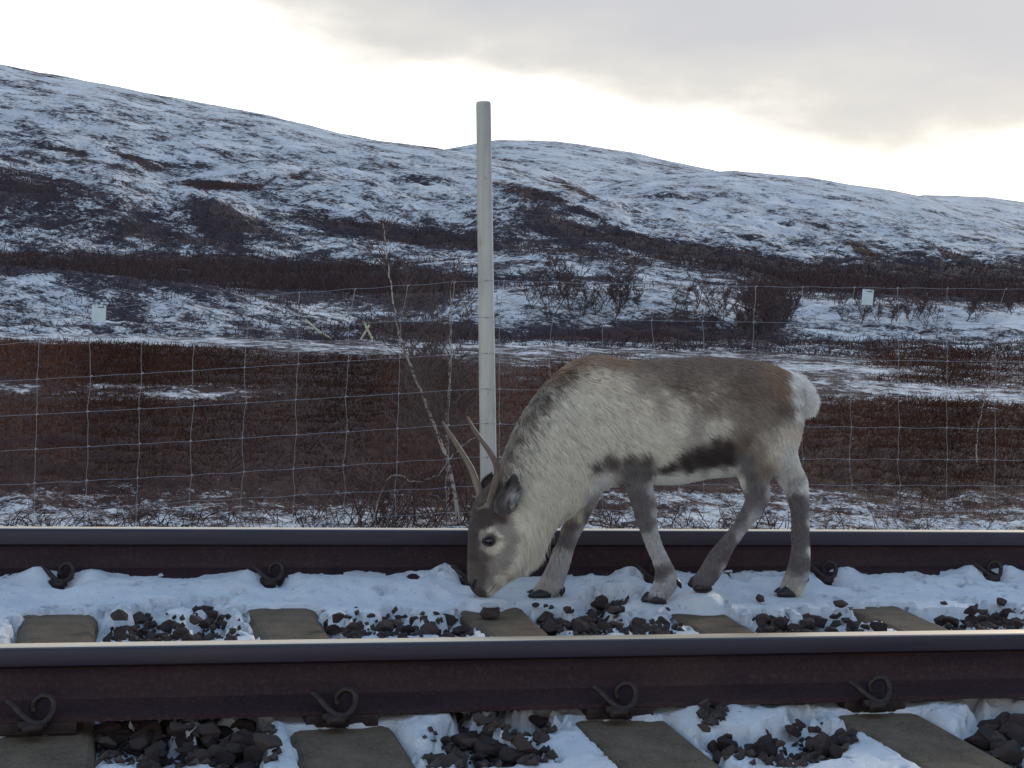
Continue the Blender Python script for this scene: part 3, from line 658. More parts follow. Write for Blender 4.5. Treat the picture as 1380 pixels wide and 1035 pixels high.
for S_, sg in ((torso, 28), (head, 24), (nh, 20), (fh, 20), (nf, 20), (ff, 20)):
    mb.add(*loft(S_, 5, sg))
tmp = mb.build('tmp', smooth=True)
md = tmp.modifiers.new('r', 'REMESH'); md.mode = 'VOXEL'; md.voxel_size = .0065; md.use_smooth_shade = True
md = tmp.modifiers.new('s', 'SMOOTH'); md.factor = .5; md.iterations = 9
bpy.context.view_layer.update()
dg = bpy.context.evaluated_depsgraph_get()
bme = bpy.data.meshes.new_from_object(tmp.evaluated_get(dg)); bpy.data.objects.remove(tmp); bme.name = 'body'
nvb = len(bme.vertices); co = np.empty(nvb*3, np.float32); bme.vertices.foreach_get('co', co); co = co.reshape(-1, 3).astype(float)
no = np.empty(nvb*3, np.float32); bme.vertex_normals.foreach_get('vector', no); no = no.reshape(-1, 3).astype(float)
def side(V):                       # side-view coordinates on the animal, and offset across
    d = V-CAM; dd = d@F; return 690+FPX*(d@RT)/dd, 517.5-FPX*(d@UP)/dd, (V[..., 1]-YC)/MPX
# coat: survey points (x, y, reach, colour); pale rear leg edges have rim light painted in
BR = (.185, .138, .108); RU = (.28, .185, .125); GB = (.31, .25, .195); BE = (.74, .66, .53); LT = (.78, .72, .60); MZ = (.19, .155, .14); CK = (.40, .36, .32); DK = (.042, .031, .026); WH = (.80, .77, .70); LG = (.17, .15, .15); LGl = (.50, .48, .47); HD = (.11, .088, .078); CH = (.48, .43, .38)
coat = [(811, 478, 20, RU), (780, 487, 14, RU), (750, 508, 14, RU), (838, 486, 14, RU), (870, 490, 20, BR), (920, 488, 22, BR), (960, 487, 22, BR), (1005, 488, 20, BR), (1040, 497, 16, RU), (1050, 525, 10, RU), (1047, 550, 16, BR), (1066, 515, 6, WH), (1068, 535, 7, WH), (1070, 555, 6, WH),
 (870, 512, 16, GB), (910, 515, 20, BR), (960, 520, 22, GB), (1000, 525, 22, BR), (1030, 560, 20, GB), (990, 560, 20, GB), (950, 545, 18, GB), (1040, 600, 16, BE), (1058, 600, 12, WH), (1055, 575, 12, BE), (1065, 612, 10, WH), (1062, 630, 8, WH),
 (860, 520, 16, (.42, .36, .29)), (890, 545, 18, (.42, .36, .29)), (935, 572, 18, (.42, .37, .31)), (985, 580, 12, GB), (830, 520, 16, BE), (800, 515, 16, BE), (780, 540, 22, LT), (820, 560, 24, LT), (860, 545, 20, BE), (900, 545, 16, BE), (870, 580, 20, LT), (910, 570, 18, LT), (950, 575, 14, LT), (890, 605, 14, LT), (840, 595, 16, LT), (800, 590, 20, LT), (975, 570, 12, LT),
 (730, 540, 12, GB), (712, 560, 9, GB), (697, 585, 8, GB), (684, 610, 7, GB), (676, 630, 6, GB), (705, 548, 7, BE), (688, 578, 6, BE), (760, 540, 16, LT), (740, 570, 18, LT), (725, 600, 16, LT), (715, 640, 16, LT), (750, 620, 20, LT), (780, 640, 18, LT), (760, 670, 18, LT), (782, 688, 8, LT), (740, 690, 16, LT), (720, 720, 14, LT), (705, 750, 10, WH), (725, 740, 8, WH),
 (900, 628, 7, DK), (920, 620, 9, DK), (940, 613, 11, DK), (960, 607, 11, DK), (975, 600, 10, DK), (975, 615, 9, DK), (955, 622, 7, DK), (925, 629, 6, DK), (890, 630, 4, DK), (960, 592, 6, DK),
 (900, 645, 8, WH), (930, 642, 7, WH), (960, 637, 7, WH), (985, 636, 7, WH), (885, 645, 6, WH), (1000, 645, 6, WH), (915, 650, 8, WH), (812, 645, 8, WH), (800, 650, 8, WH),
 (800, 626, 7, HD), (820, 618, 9, HD), (845, 615, 9, HD), (868, 618, 8, HD), (850, 630, 10, LG), (870, 635, 8, LG), (845, 655, 8, LG), (860, 670, 9, LG), (862, 692, 8, LG), (868, 708, 6, LG), (880, 660, 4, LGl), (884, 690, 4, LGl), (886, 715, 5, LGl),
 (875, 730, 8, LGl), (884, 750, 8, LGl), (890, 770, 8, LG), (905, 780, 6, LGl), (888, 795, 9, LGl), (900, 806, 7, CH), (876, 808, 6, LG),
 (1000, 590, 12, BR), (1005, 615, 10, LG), (1010, 640, 9, LG), (1020, 660, 8, LG), (1035, 660, 5, LGl), (1000, 690, 8, LG), (1015, 697, 6, LGl), (985, 720, 7, LG), (998, 720, 5, LGl), (970, 745, 8, LG), (960, 768, 8, LG), (975, 765, 4, LGl), (945, 785, 8, LG), (1030, 625, 10, GB), (1020, 600, 12, GB),
 (1055, 640, 6, WH), (1068, 650, 8, LGl), (1085, 655, 6, WH), (1052, 652, 6, WH), (1072, 672, 8, LG), (1075, 700, 9, LG), (1076, 730, 9, LG), (1090, 700, 4, WH), (1091, 740, 4, WH), (1075, 760, 9, LG), (1088, 775, 5, LGl), (1065, 785, 9, CH), (1058, 798, 6, LG), (1080, 795, 6, BE),
 (800, 665, 8, LGl), (790, 690, 8, LG), (770, 705, 8, LG), (762, 725, 8, LG), (780, 712, 4, LGl), (757, 750, 8, LGl), (750, 775, 9, LGl), (735, 795, 9, CH), (755, 798, 6, LG),
 (645, 675, 10, HD), (655, 665, 8, HD), (668, 655, 7, HD), (640, 692, 9, HD), (652, 692, 8, HD), (664, 692, 7, HD), (646, 704, 7, HD), (658, 706, 5, HD), (638, 718, 7, HD), (672, 700, 5, HD), (636, 735, 7, HD), (684, 700, 5, CK), (692, 696, 6, LT),
 (660, 729, 5, HD), (672, 733, 4, LT), (662, 742, 5, LT), (652, 738, 4, CH), (649, 726, 3, CH), (660, 717, 3, LT), (651, 720, 3, CH), (670, 720, 3, LT), (669, 738, 3, LT), (676, 716, 6, CK), (690, 725, 8, CK), (702, 715, 9, LT), (700, 738, 9, LT), (684, 742, 8, CK), (676, 758, 8, CK), (664, 765, 7, CK), (652, 752, 7, MZ), (648, 768, 8, MZ), (640, 752, 6, HD), (636, 775, 6, MZ), (645, 785, 7, MZ), (633, 792, 5, DK), (648, 800, 5, HD), (660, 788, 5, CK), (671, 783, 4, LT), (662, 797, 4, LT), (690, 765, 8, LT)]
CT = np.array([(x, y, s) for x, y, s, c in coat], float); CC = np.array([c for *_, c in coat], float)
def coat_col(V):
    px, py, dd = side(V)
    # small wander so that colour borders look like fur
    wx = px+5*fbm(px/9, py/9, 3)+0*dd; wy = py+7*fbm(px/8+30, py/8, 3)
    out = np.zeros((len(V), 3)); ws = np.zeros(len(V))
    for (x, y, s), c in zip(CT, CC):
        r2 = ((wx-x)**2+(wy-y)**2)/(s*s); w_ = 1/(.75+r2)**2.7; out += w_[:, None]*c; ws += w_
    return out/ws[:, None]
bc = coat_col(co)
hair_m, nt, b = mat('reindeer_coat', rough=.85, spec=.12)
nt.links.new(attr(nt, 'col', 'Color'), b.inputs['Base Color']); b.inputs['Sheen Weight'].default_value = .15
bme.materials.clear(); setcol(bme, 'col', bc*.8)
deer = empty('reindeer', tuple(onz(870, 806, .02))); tag(deer, 'brown and cream reindeer between the rails, muzzle down at the snow', 'reindeer')
bpy.context.view_layer.update()
def under(o):
    o.parent = deer; o.matrix_parent_inverse = deer.matrix_world.inverted(); return o
body = under(link('body', bme, hair_m))
# direction the hair lies in side view, and its length
comb = [(811, 485, 30, (1, .25), 22), (900, 500, 40, (1, .25), 17), (1000, 500, 40, (1, .3), 16), (1050, 530, 25, (.8, .8), 20), (1045, 590, 20, (.5, 1), 26), (1062, 610, 12, (.4, 1), 22), (950, 560, 30, (.9, .5), 18), (850, 560, 30, (.8, .6), 20),
 (760, 540, 25, (.75, .75), 26), (715, 570, 20, (.75, .7), 26), (690, 600, 14, (.8, .5), 20), (730, 630, 25, (.6, .8), 26), (770, 680, 20, (.2, 1), 13), (720, 720, 15, (.35, 1), 34), (740, 712, 12, (.1, 1), 34), (700, 760, 10, (.35, 1), 24), (820, 620, 20, (.6, .7), 16), (930, 640, 30, (.9, .3), 14),
 (860, 660, 20, (.25, 1), 9), (870, 710, 15, (.3, 1), 6), (890, 760, 15, (.4, 1), 7), (890, 795, 12, (.1, 1), 9), (780, 680, 10, (-.1, 1), 10), (765, 720, 10, (-.3, 1), 7), (745, 790, 12, (-.2, 1), 8), (1010, 640, 15, (.2, 1), 10), (1000, 700, 15, (-.3, 1), 7), (955, 770, 12, (-.3, 1), 8),
 (1075, 660, 15, (.3, 1), 8), (1080, 720, 15, (.3, 1), 8), (1072, 785, 12, (.2, 1), 9), (660, 670, 10, (.5, -.3), 8), (655, 700, 10, (.2, -1), 5), (645, 750, 15, (.1, -1), 3.5), (645, 795, 10, (.1, -1), 1.5), (680, 750, 12, (.8, .1), 5), (690, 720, 12, (.8, .3), 9), (690, 690, 12, (.7, .3), 12)]
KM = np.array([(x, y, s, d_[0]/math.hypot(*d_), d_[1]/math.hypot(*d_), L) for x, y, s, d_, L in comb], float)
bme.calc_loop_triangles(); tri = np.empty(len(bme.loop_triangles)*3, np.int32); bme.loop_triangles.foreach_get('vertices', tri); tri = tri.reshape(-1, 3)
a_, b2, c2 = co[tri[:, 0]], co[tri[:, 1]], co[tri[:, 2]]
ar = np.linalg.norm(np.cross(b2-a_, c2-a_), axis=1)
NH = 210000
cx_, cy_, cd_ = side((a_+b2+c2)/3)
dens = np.where((cx_ < 700) & (cy_ > 660), 2.2, 1.0)*np.where(cy_ > 655, 1.5, 1); pr = ar*dens; pr /= pr.sum()
ti = rng.choice(len(tri), NH, p=pr); u = rng.random((NH, 2)); fl = u.sum(1) > 1; u[fl] = 1-u[fl]; w0 = 1-u.sum(1)
root = a_[ti]*w0[:, None]+b2[ti]*u[:, :1]+c2[ti]*u[:, 1:]
nrm = no[tri[ti, 0]]*w0[:, None]+no[tri[ti, 1]]*u[:, :1]+no[tri[ti, 2]]*u[:, 1:]; nrm /= np.linalg.norm(nrm, axis=1)[:, None]
hx, hy, hd = side(root)
dx = np.zeros(NH); dy = np.zeros(NH); L = np.zeros(NH); ws = np.zeros(NH)
for x, y, s, ex, ey, l in KM:
    w_ = 1/(.2+((hx-x)**2+(hy-y)**2)/(s*s))**2; dx += w_*ex; dy += w_*ey; L += w_*l; ws += w_
dx /= ws; dy /= ws; L = L/ws*MPX; throat = sstep(hy, 695, 715)*sstep(-hx, -765, -750)*sstep(hx, 695, 712); L = np.where(L > .012, .012+(L-.012)*(.62+.75*throat), L)
clump = fbm(hx/7+hd/9, hy/7, 3, .6); clump2 = fbm(hx/5+50, hy/5+hd/7, 3, .6)
tang = dx[:, None]*RT-dy[:, None]*UP + rng.normal(0, .10, (NH, 3)) + .5*clump[:, None]*UP + .4*clump2[:, None]*RT
tang -= nrm*np.sum(tang*nrm, 1)[:, None]; tang /= np.linalg.norm(tang, axis=1)[:, None]+1e-9
L *= rng.uniform(.6, 1.15, NH)
ndn = .38+.25*rng.random(NH)
d1 = tang*(1-ndn[:, None])+nrm*ndn[:, None]; d2_ = tang*.93+nrm*.14+np.array([0, 0, -.12]); 
pts = np.stack([root-nrm*.001, root+d1*(L*.35)[:, None], root+d1*(L*.35)[:, None]+d2_*(L*.35)[:, None], root+d1*(L*.35)[:, None]+(d2_+np.array([0, 0, -.06]))*(L*.68)[:, None]], 1)
hc_ = coat_col(root)
# dark-tipped streaks down the mane
mx = np.interp(hy, [495, 510, 540, 575, 610, 640, 670], [772, 752, 726, 704, 690, 682, 682]); mane = np.exp(-(((hx-mx-10)/17)**2))*sstep(hy, 488, 505)*sstep(-hy, -668, -640)
tone = rng.uniform(.86, 1.14, NH)*(1+.35*clump2+.2*clump)
cl3 = fbm((hx+hy)/2.3, (hx-hy)/6+9, 3, .6); streak = sstep(cl3, .02, .10)*mane+.5*sstep(cl3, .14, .2)*(hx < 860)*(hy < 640)*(hx > 700)
hc_ = hc_*tone[:, None]; hc_ = hc_*(1-.68*np.clip(streak, 0, 1)[:, None])
rib_shading = sstep(clump2, .06, .15)*np.exp(-(((hx-930)/60)**2+((hy-530)/22)**2)); hc_ = hc_*(1+.55*rib_shading[:, None])  # rib-cage shading put into the hair colour as paler clumps
rad = np.stack([np.full(NH, .00075), np.full(NH, .0008), np.full(NH, .0006), np.full(NH, .0001)], 1)*np.where(L < .012, .65, 1)[:, None]
under(curves('fur', pts, rad, hair_m, np.clip(hc_, .01, .85)))
# tail
def furball(secs, name, n, L0, c, dirv, skincol, seg=20, rnd=.25, nlen=.35, sub=5):
    v_, f_ = loft(secs, sub, seg); m2 = MB(); m2.add(v_, f_); o = m2.build(name, None); me = o.data; me.materials.append(hair_m)
    setcol(me, 'col', np.tile(np.array(skincol), (len(me.vertices), 1))); under(o)
    me.calc_loop_triangles(); t_ = np.empty(len(me.loop_triangles)*3, np.int32); me.loop_triangles.foreach_get('vertices', t_); t_ = t_.reshape(-1, 3)
    A, B_, C_ = v_[t_[:, 0]], v_[t_[:, 1]], v_[t_[:, 2]]; cr_ = np.cross(B_-A, C_-A); arr = np.linalg.norm(cr_, axis=1); k = rng.choice(len(t_), n, p=arr/arr.sum())
    u_ = rng.random((n, 2)); g_ = u_.sum(1) > 1; u_[g_] = 1-u_[g_]
    r_ = A[k]+(B_-A)[k]*u_[:, :1]+(C_-A)[k]*u_[:, 1:]; nn_ = cr_[k]/(arr[k][:, None]+1e-12)
    cen = v_.mean(0); s_ = np.sign(np.sum(nn_*(r_-cen), 1)); nn_ *= np.where(s_ == 0, 1, s_)[:, None]
    D = dirv+rng.normal(0, rnd, (n, 3)); D = D-nn_*np.minimum(np.sum(D*nn_, 1), 0)[:, None]; D /= np.linalg.norm(D, axis=1)[:, None]
    l_ = (L0*rng.uniform(.6, 1.2, n))[:, None]
    p_ = np.stack([r_, r_+(D*(1-nlen)+nn_*nlen)*l_*.4, r_+(D*(1-nlen*.6)+nn_*nlen*.6)*l_*.75, r_+D*l_*1.0+np.array([0, 0, -.1])*l_], 1)
    cc = np.array(c)[None]*rng.uniform(.8, 1.15, (n, 1))
    return o, p_, cc
tl = [T((1048, 503), (1058, 525), 14), T((1060, 503), (1066, 538), 17), T((1073, 508), (1073, 548), 14), T((1083, 518), (1080, 552), 9), T((1091, 533), (1088, 549), 4)]
o, p_, cc = furball(tl, 'tail', 11000, .034, (.86, .84, .78), RT*.8-UP*.6, (.7, .68, .64))
rr_ = np.tile(np.array([.0008, .0008, .0006, .0001]), (len(p_), 1))
t_o = curves('tail_fur', p_, rr_, hair_m, np.clip(cc, 0, .9)); under(t_o)
# the dark ear: a leaf-shaped cup turned out to the viewer, furred
for nm, off, pts_ in (('ear', -40, [((666, 690), (676, 696)), ((666, 681), (686, 693)), ((669, 672), (694, 687)), ((674, 663), (698, 676)), ((680, 656), (698, 665)), ((686, 650), (695, 656)), ((690, 645), (693, 648))]),
                      ('ear', 36, [((652, 672), (664, 690)), ((648, 664), (668, 684)), ((647, 655), (671, 676)), ((651, 648), (671, 664)), ((660, 642), (668, 648))])):
    sec = [T(a, b_, 4.0 if i in (0,) else 2.0, off+(-7 if off < 0 else 7)*math.sin(i/5*2.4)) for i, (a, b_) in enumerate(pts_)]
    # cup it: lofts of flat sections, the middle pushed back
    v_, f_ = loft(sec, 5, 20, 2.0)
    px_, py_, pd_ = side(v_)
    m2 = MB(); m2.add(v_, f_); o = m2.build(nm, hair_m); setcol(o.data, 'col', np.tile(np.array((.10, .09, .09)), (len(v_), 1))); under(o)
    n = 5200 if off < 0 else 2200
    k = rng.integers(0, len(f_)-2, n); F4 = np.array([q_ for q_ in f_[:-2]]); a4 = rng.random((n, 2))
    r_ = (v_[F4[k, 0]]*(1-a4[:, :1])+v_[F4[k, 1]]*a4[:, :1])*(1-a4[:, 1:])+(v_[F4[k, 3]]*(1-a4[:, :1])+v_[F4[k, 2]]*a4[:, :1])*a4[:, 1:]
    ex, ey, ed = side(r_)
    D = RT*.45+UP*.9+rng.normal(0, .16, (n, 3)); l_ = (.015*rng.uniform(.5, 1.2, n))[:, None]
    away = np.where(ed < off+(-4 if off < 0 else 4), -1, 1)[:, None]*F*.2
    p_ = np.stack([r_, r_+(D*.7+away)*l_*.4, r_+(D*.9+away*.8)*l_*.75, r_+(D+away*.5)*l_], 1)
    # pale inside, dark rim and base
    if off < 0:
        en = fbm(ex/4, ey/7, 3); t = np.exp(-(((ex-690)/9)**2+((ey-676)/11)**2))*sstep(en, -.18, .12); rim = np.exp(-(((ex-683-(655-ey)*.3)/3.2)**2+((ey-657)/10)**2))
        e_c = np.array([.10, .085, .08])[None]*(1-t[:, None])+np.array([.72, .70, .67])[None]*t[:, None]; e_c = e_c*(1-.85*rim[:, None])
    else: e_c = np.tile(np.array([.06, .05, .05]), (n, 1))
    e_c = e_c*rng.uniform(.6, 1.35, (n, 1))
    under(curves('ear_fur', p_, np.tile(np.array([.0006, .0006, .0005, .0001]), (n, 1)), hair_m, np.clip(e_c, .01, .8)))
# antlers
ant_m = varied('antler', (.10, .075, .055), (.24, .185, .135), 30, .6, bs=.5, bd=.002, stretch=(1, 1, .3))
def antler(pts, r0, r1, extra):
    r0 *= .88; r1 *= .8
    m2 = MB(); p = cr([A3(x, y, d_) for x, y, d_ in pts], 6); k = len(p); t = np.linspace(0, 1, k)
    m2.tube(p, (r0*(1-t)**.9+r1*t**.6)*MPX, 12)
    m2.tube([A3(pts[0][0], pts[0][1]+3, pts[0][2]), A3(pts[0][0], pts[0][1]-2, pts[0][2]), A3(pts[0][0]-.5, pts[0][1]-7, pts[0][2])], [r0*1.1*MPX, r0*1.5*MPX, r0*.95*MPX], 12)
    for e, ra in extra: 
        q_ = cr([A3(x, y, d_) for x, y, d_ in e], 5); m2.tube(q_, np.linspace(ra, ra*.35, len(q_))*MPX, 10)
    return under(m2.build('antler', ant_m))
antler([(658, 684, -16), (663, 668, -19), (668, 648, -23), (670, 634, -27), (665, 618, -32), (655, 602, -37), (643, 585, -41), (636, 574, -43), (630, 562, -44)], 5.8, 1.9, [([(660, 682, -18), (652, 684, -21), (645, 686, -23), (642, 683, -24)], 2.8)])
antler([(648, 672, 16), (646, 662, 19), (641, 648, 24), (636, 634, 28), (628, 619, 34), (618, 603, 40), (609, 589, 44), (601, 577, 47), (596, 568, 49)], 5.8, 2.0, [([(646, 668, 18), (640, 670, 22), (636, 668, 24)], 2.4)])
# eyes
eye_m, nt, b = mat('wet_dark_eye', (.008, .006, .006), .06); b.inputs['Specular IOR Level'].default_value = .7
lid_m, nt, b = mat('eyelid', (.03, .024, .022), .6)
for sg in (-1, 1):
    bm = bmesh.new(); bmesh.ops.create_uvsphere(bm, u_segments=24, v_segments=16, radius=1)
    c = Vector(A3(659, 729, sg*24.5)); ax = Matrix((RT, UP, F)).transposed()
    for v_ in bm.verts:
        q_ = Vector((v_.co.x*6.6, v_.co.y*5.9, v_.co.z*6.5))*MPX; v_.co = c+ax@q_
    me = bpy.data.meshes.new('eye'); bm.to_mesh(me); bm.free(); me.polygons.foreach_set('use_smooth', np.full(len(me.polygons), True)); e_o = under(link('eye', me, eye_m))
    m2 = MB(); th = np.linspace(0, 2*math.pi, 30)
    ring = [A3(659+6.8*math.cos(t)-(1.5 if math.cos(t) < -.8 else 0), 729.5+5.7*math.sin(t), sg*(29.3-.9*abs(math.cos(t))*2)) for t in th]
    m2.tube(ring, 1.5*MPX, 8); lo_ = m2.build('eyelid', lid_m); under(lo_)
# nostril and mouth line
dk_m, nt, b = mat('moist_muzzle_skin', (.012, .010, .010), .4)
m2 = MB(); m2.tube(cr([A3(672, 783, -14), A3(668, 787, -15), A3(664, 793, -15.3), A3(658, 799, -13.5), A3(652, 803, -10)], 4), [.6*MPX]*17, 6); under(m2.build('mouth', dk_m))
for sg in (-1, 1):
    m2 = MB(); m2.tube(cr([A3(641, 781, sg*14), A3(638, 785, sg*15.6), A3(637, 790, sg*15.2), A3(640, 793, sg*14.8)], 4), np.array([.8, 1.3, 1.8, 2.2, 2.4, 2.4, 2.2, 2, 1.8, 1.6, 1.3, 1, .8])*MPX, 8); under(m2.build('nostril', dk_m))
# hooves: two toes and two dewclaws on each foot
hoof_m, nt, b = mat('dark_horn', (.012, .010, .011), .42)
def toe(pts, hd, off):
    return loft([T(a, b_, h_*hd, off) for a, b_, h_ in pts], 4, 14)
def hoof(toes, dews):
    for pts, hd, off in toes:
        m2 = MB(); m2.add(*toe(pts, hd, off)); under(m2.build('hoof', hoof_m))
    for p0, p1, off in dews:
        m2 = MB(); m2.tube(cr([A3(*p0, off), A3((p0[0]+p1[0])/2+1, (p0[1]+p1[1])/2, off), A3(*p1, off)], 3), np.array([2.6, 3.2, 3.4, 3.2, 2.6, 1.8, .8])*MPX, 8); under(m2.build('dewclaw', hoof_m))
hoof([([((884, 800), (893, 803), .5), ((879, 804), (898, 810), 1), ((876, 808), (897, 814.5), 1), ((877, 812), (886, 815), .6)], 7, -36), ([((872, 797), (882, 800), .5), ((868, 801), (884, 808), 1), ((864, 808), (880, 812), .9), ((865, 811), (870, 812.5), .4)], 6.5, -25)], [((911, 782), (918, 793), -35), ((910, 780), (914, 790), -25)])
hoof([([((945, 784), (956, 787), .5), ((939, 787), (960, 793), 1), ((935, 791), (955, 798), 1), ((935, 796), (942, 799), .6)], 7, -36), ([((938, 775), (944, 780), .5), ((932, 778), (944, 788), 1), ((928, 785), (938, 792), .9), ((927, 789), (931, 792), .4)], 6.5, -25)], [((971, 762), (972, 772), -37), ((968, 764), (968, 774), -26)])
hoof([([((1058, 790), (1070, 793), .5), ((1051, 795), (1072, 801), 1), ((1047, 799), (1070, 806), 1), ((1048, 804), (1056, 806), .5)], 7, 26), ([((1052, 790), (1064, 793), .5), ((1046, 794), (1066, 800), 1), ((1043, 798), (1060, 803), 1)], 6.5, 38)], [((1083, 775), (1085, 786), 26), ((1085, 775), (1088, 785), 37)])
hoof([([((730, 792), (745, 794), .5), ((720, 797), (744, 801), 1), ((712, 801), (740, 806), 1), ((712, 804.5), (722, 806), .5)], 7, 24), ([((728, 790), (740, 792), .5), ((715, 795), (738, 799), 1), ((709, 798), (732, 803), 1)], 6.5, 36)], [((753, 792), (757, 804), 24), ((757, 790), (759, 801), 35)])
# ------------------------------------------------------------------ the fence
YW = onY(655, 400, 9.25)[1]
wire_m, nt, b = mat('galvanised_wire', (.30, .31, .34), .5, .6)
post_m, nt, b = mat('grey_weathered_pole', rough=.8)
n = noise(nt, 14, 6, .65, stretch=(1, 1, .06)); n_ = noise(nt, 3, 4, .6, stretch=(1, 1, .5))
c = mixc(nt, maprange(nt, n, .3, .7), (.37, .36, .32), (.54, .53, .47)); c = mixc(nt, maprange(nt, n_, .45, .7, 0, .55), c, (.22, .20, .17)); n8 = noise(nt, 30, 5, .7, stretch=(1, 1, .25)); c = mixc(nt, maprange(nt, n8, .60, .68, 0, .6), c, (.12, .105, .09)); nt.links.new(c, b.inputs['Base Color']); bump(nt, b, n, .5, .004)
fence = empty('wire_fence', (onY(655, 690, YW)[0], YW, -.4)); tag(fence, 'tall square mesh wire fence on a round pale pole, running behind the far rail', 'fence'); bpy.context.view_layer.update()
def fpart(o): o.parent = fence; o.matrix_parent_inverse = fence.matrix_world.inverted(); return o
top = onY(651.5, 137, YW+.055); bot = onY(659, 700, YW+.055)
for k, sh in enumerate((-3.9, 0, 3.9)):
    m2 = MB(); t_ = np.array(top)+[sh, 0, 0]; b_ = np.array(bot)+[sh, 0, 0]; ax = (t_-b_)/np.linalg.norm(t_-b_)
    pp = [b_-ax*.5, b_, b_+(t_-b_)*.33, b_+(t_-b_)*.66, t_-ax*.02, t_-ax*.004, t_]
    r_ = np.array([.053, .052, .050, .0475, .0455, .044, .040]); m2.tube(pp, r_, 24)
    post = fpart(m2.build('post', post_m)); post.data.set_sharp_from_angle(angle=math.radians(50))
# horizontal wires: image heights at x = -300, 0, 250, 645 (pole), 1000, 1380, 1700
HW = [[432, 428, 405, 378, 386, 390, 392], [482, 464, 447, 428, 434, 438, 440], [528, 514, 500, 476, 483, 488, 490], [573, 561, 548, 524, 531, 535, 537], [621, 608, 595, 571, 574, 578, 580], [664, 654, 641, 616, 618, 620, 622], [706, 694, 676, 655, 653, 655, 657], [745, 730, 712, 689, 686, 690, 692]]
HXs = [-300, 0, 250, 645, 1000, 1380, 1700]
mw = MB()
from math import sin
def wy(k, x): return float(np.interp(x, HXs, HW[k]))
rw = random.Random(5)
VX = [-230+70*i for i in range(0)]
vtops = list(range(-228, 640, 1))
vxs = [-226, -157, -88, -18, 52, 122, 191, 262, 332, 402, 470, 540, 609]+[673, 742, 812, 880, 948, 1015, 1081, 1146, 1211, 1276, 1341, 1405, 1468, 1530]
def wobble(k, i): return 2.6*math.sin(k*12.9+i*78.2)*math.sin(k*3.1+i*1.7)
for k in range(8):
    pl = []
    for x in np.arange(-290, 1660, 8.):
        yy = wy(k, x)+.35*math.sin(x/35*math.pi+k)+.35*math.sin(x/11.+k*2)
        pl.append(onY(x, yy, YW-.004+.0015*math.sin(x)))
    mw.tube(pl, .0013, 5)
for i, x in enumerate(vxs):
    pl = []
    lean = -8 if x < 640 else (0)
    for k in range(8):
        yy = wy(k, x); 
        xx = x+wobble(k, i)+(lean*(k-1)/6 if x < 640 else 0)
        if k == 0: xx += rw.uniform(4, 12) if rw.random() < .55 else 0
        pl.append((xx, yy))
    P3 = []
    for (xa, ya), (xb, yb) in zip(pl[:-1], pl[1:]):
        for t in (0, .35, .7): P3.append(onY(xa+(xb-xa)*t+.7*math.sin(7*t+i), ya+(yb-ya)*t, YW+.002))
    P3.append(onY(*pl[-1], YW+.002)); mw.tube(P3, .0012, 5)
    for k, (xx, yy) in enumerate(pl):       # knots
        c = onY(xx, yy, YW); mw.tube([c+np.array([-.006, 0, -.004]), c+np.array([0, -.004, 0]), c+np.array([.006, 0, .004])], .0042, 6)
fpart(mw.build('wire_mesh', wire_m))
# staples on the pole
ms = MB()
for k in range(8):
    c = onY(655+.006*(wy(k, 645)-400), wy(k, 645), YW-.0); ms = MB(); ms.box(c+np.array([0, -.003, 0]), (.006, .002, .0014)); fpart(ms.build('staple', iron))
# plates hung on the top wire
pl_m, nt, b = mat('white_plate', rough=.45)
n = noise(nt, 20, 4, .6); nt.links.new(mixc(nt, maprange(nt, n, .4, .75), (.56, .66, .66), (.48, .57, .58)), b.inputs['Base Color'])
for (x0, y0, x1, y1, lab, notch) in ((124, 411, 142.5, 432.5, 'pale square plate hung on the fence wires at the left, against the snowy bank', 0), (1161, 390, 1177.5, 411, 'pale plate with a dark slot, hung from the top fence wire at the right', 1)):
    c = onY((x0+x1)/2, (y0+y1)/2, YW-.02); dep = (c-CAM)@F; sx = (x1-x0)/2*dep/FPX; sz = (y1-y0)/2*dep/FPX
    r_ = empty('plate', tuple(c)); tag(r_, lab, 'plate', 'plates hung on the fence'); r_.rotation_euler = (0, .045*(1 if notch else .5), 0)
    m2 = MB(); m2.box((0, 0, 0), (sx, .0015, sz)); m2.build('panel', pl_m, r_, smooth=False, bevel=.0008)
    m2 = MB()
    for s_ in (-1, 1): m2.tube(cr([(s_*sx*.6, -.004, sz*.8), (s_*sx*.6, -.003, sz*1.05), (s_*sx*.6, .012, sz*1.25), (s_*sx*.6, .02, sz*1.0)], 3), .0012, 5)
    m2.build('wire_tie', iron, r_)
    m2 = MB(); m2.box((sx*.25, -.003, sz*.72), (sx*.45, .001, sz*.05)); m2.build('slot', iron, r_, smooth=False)

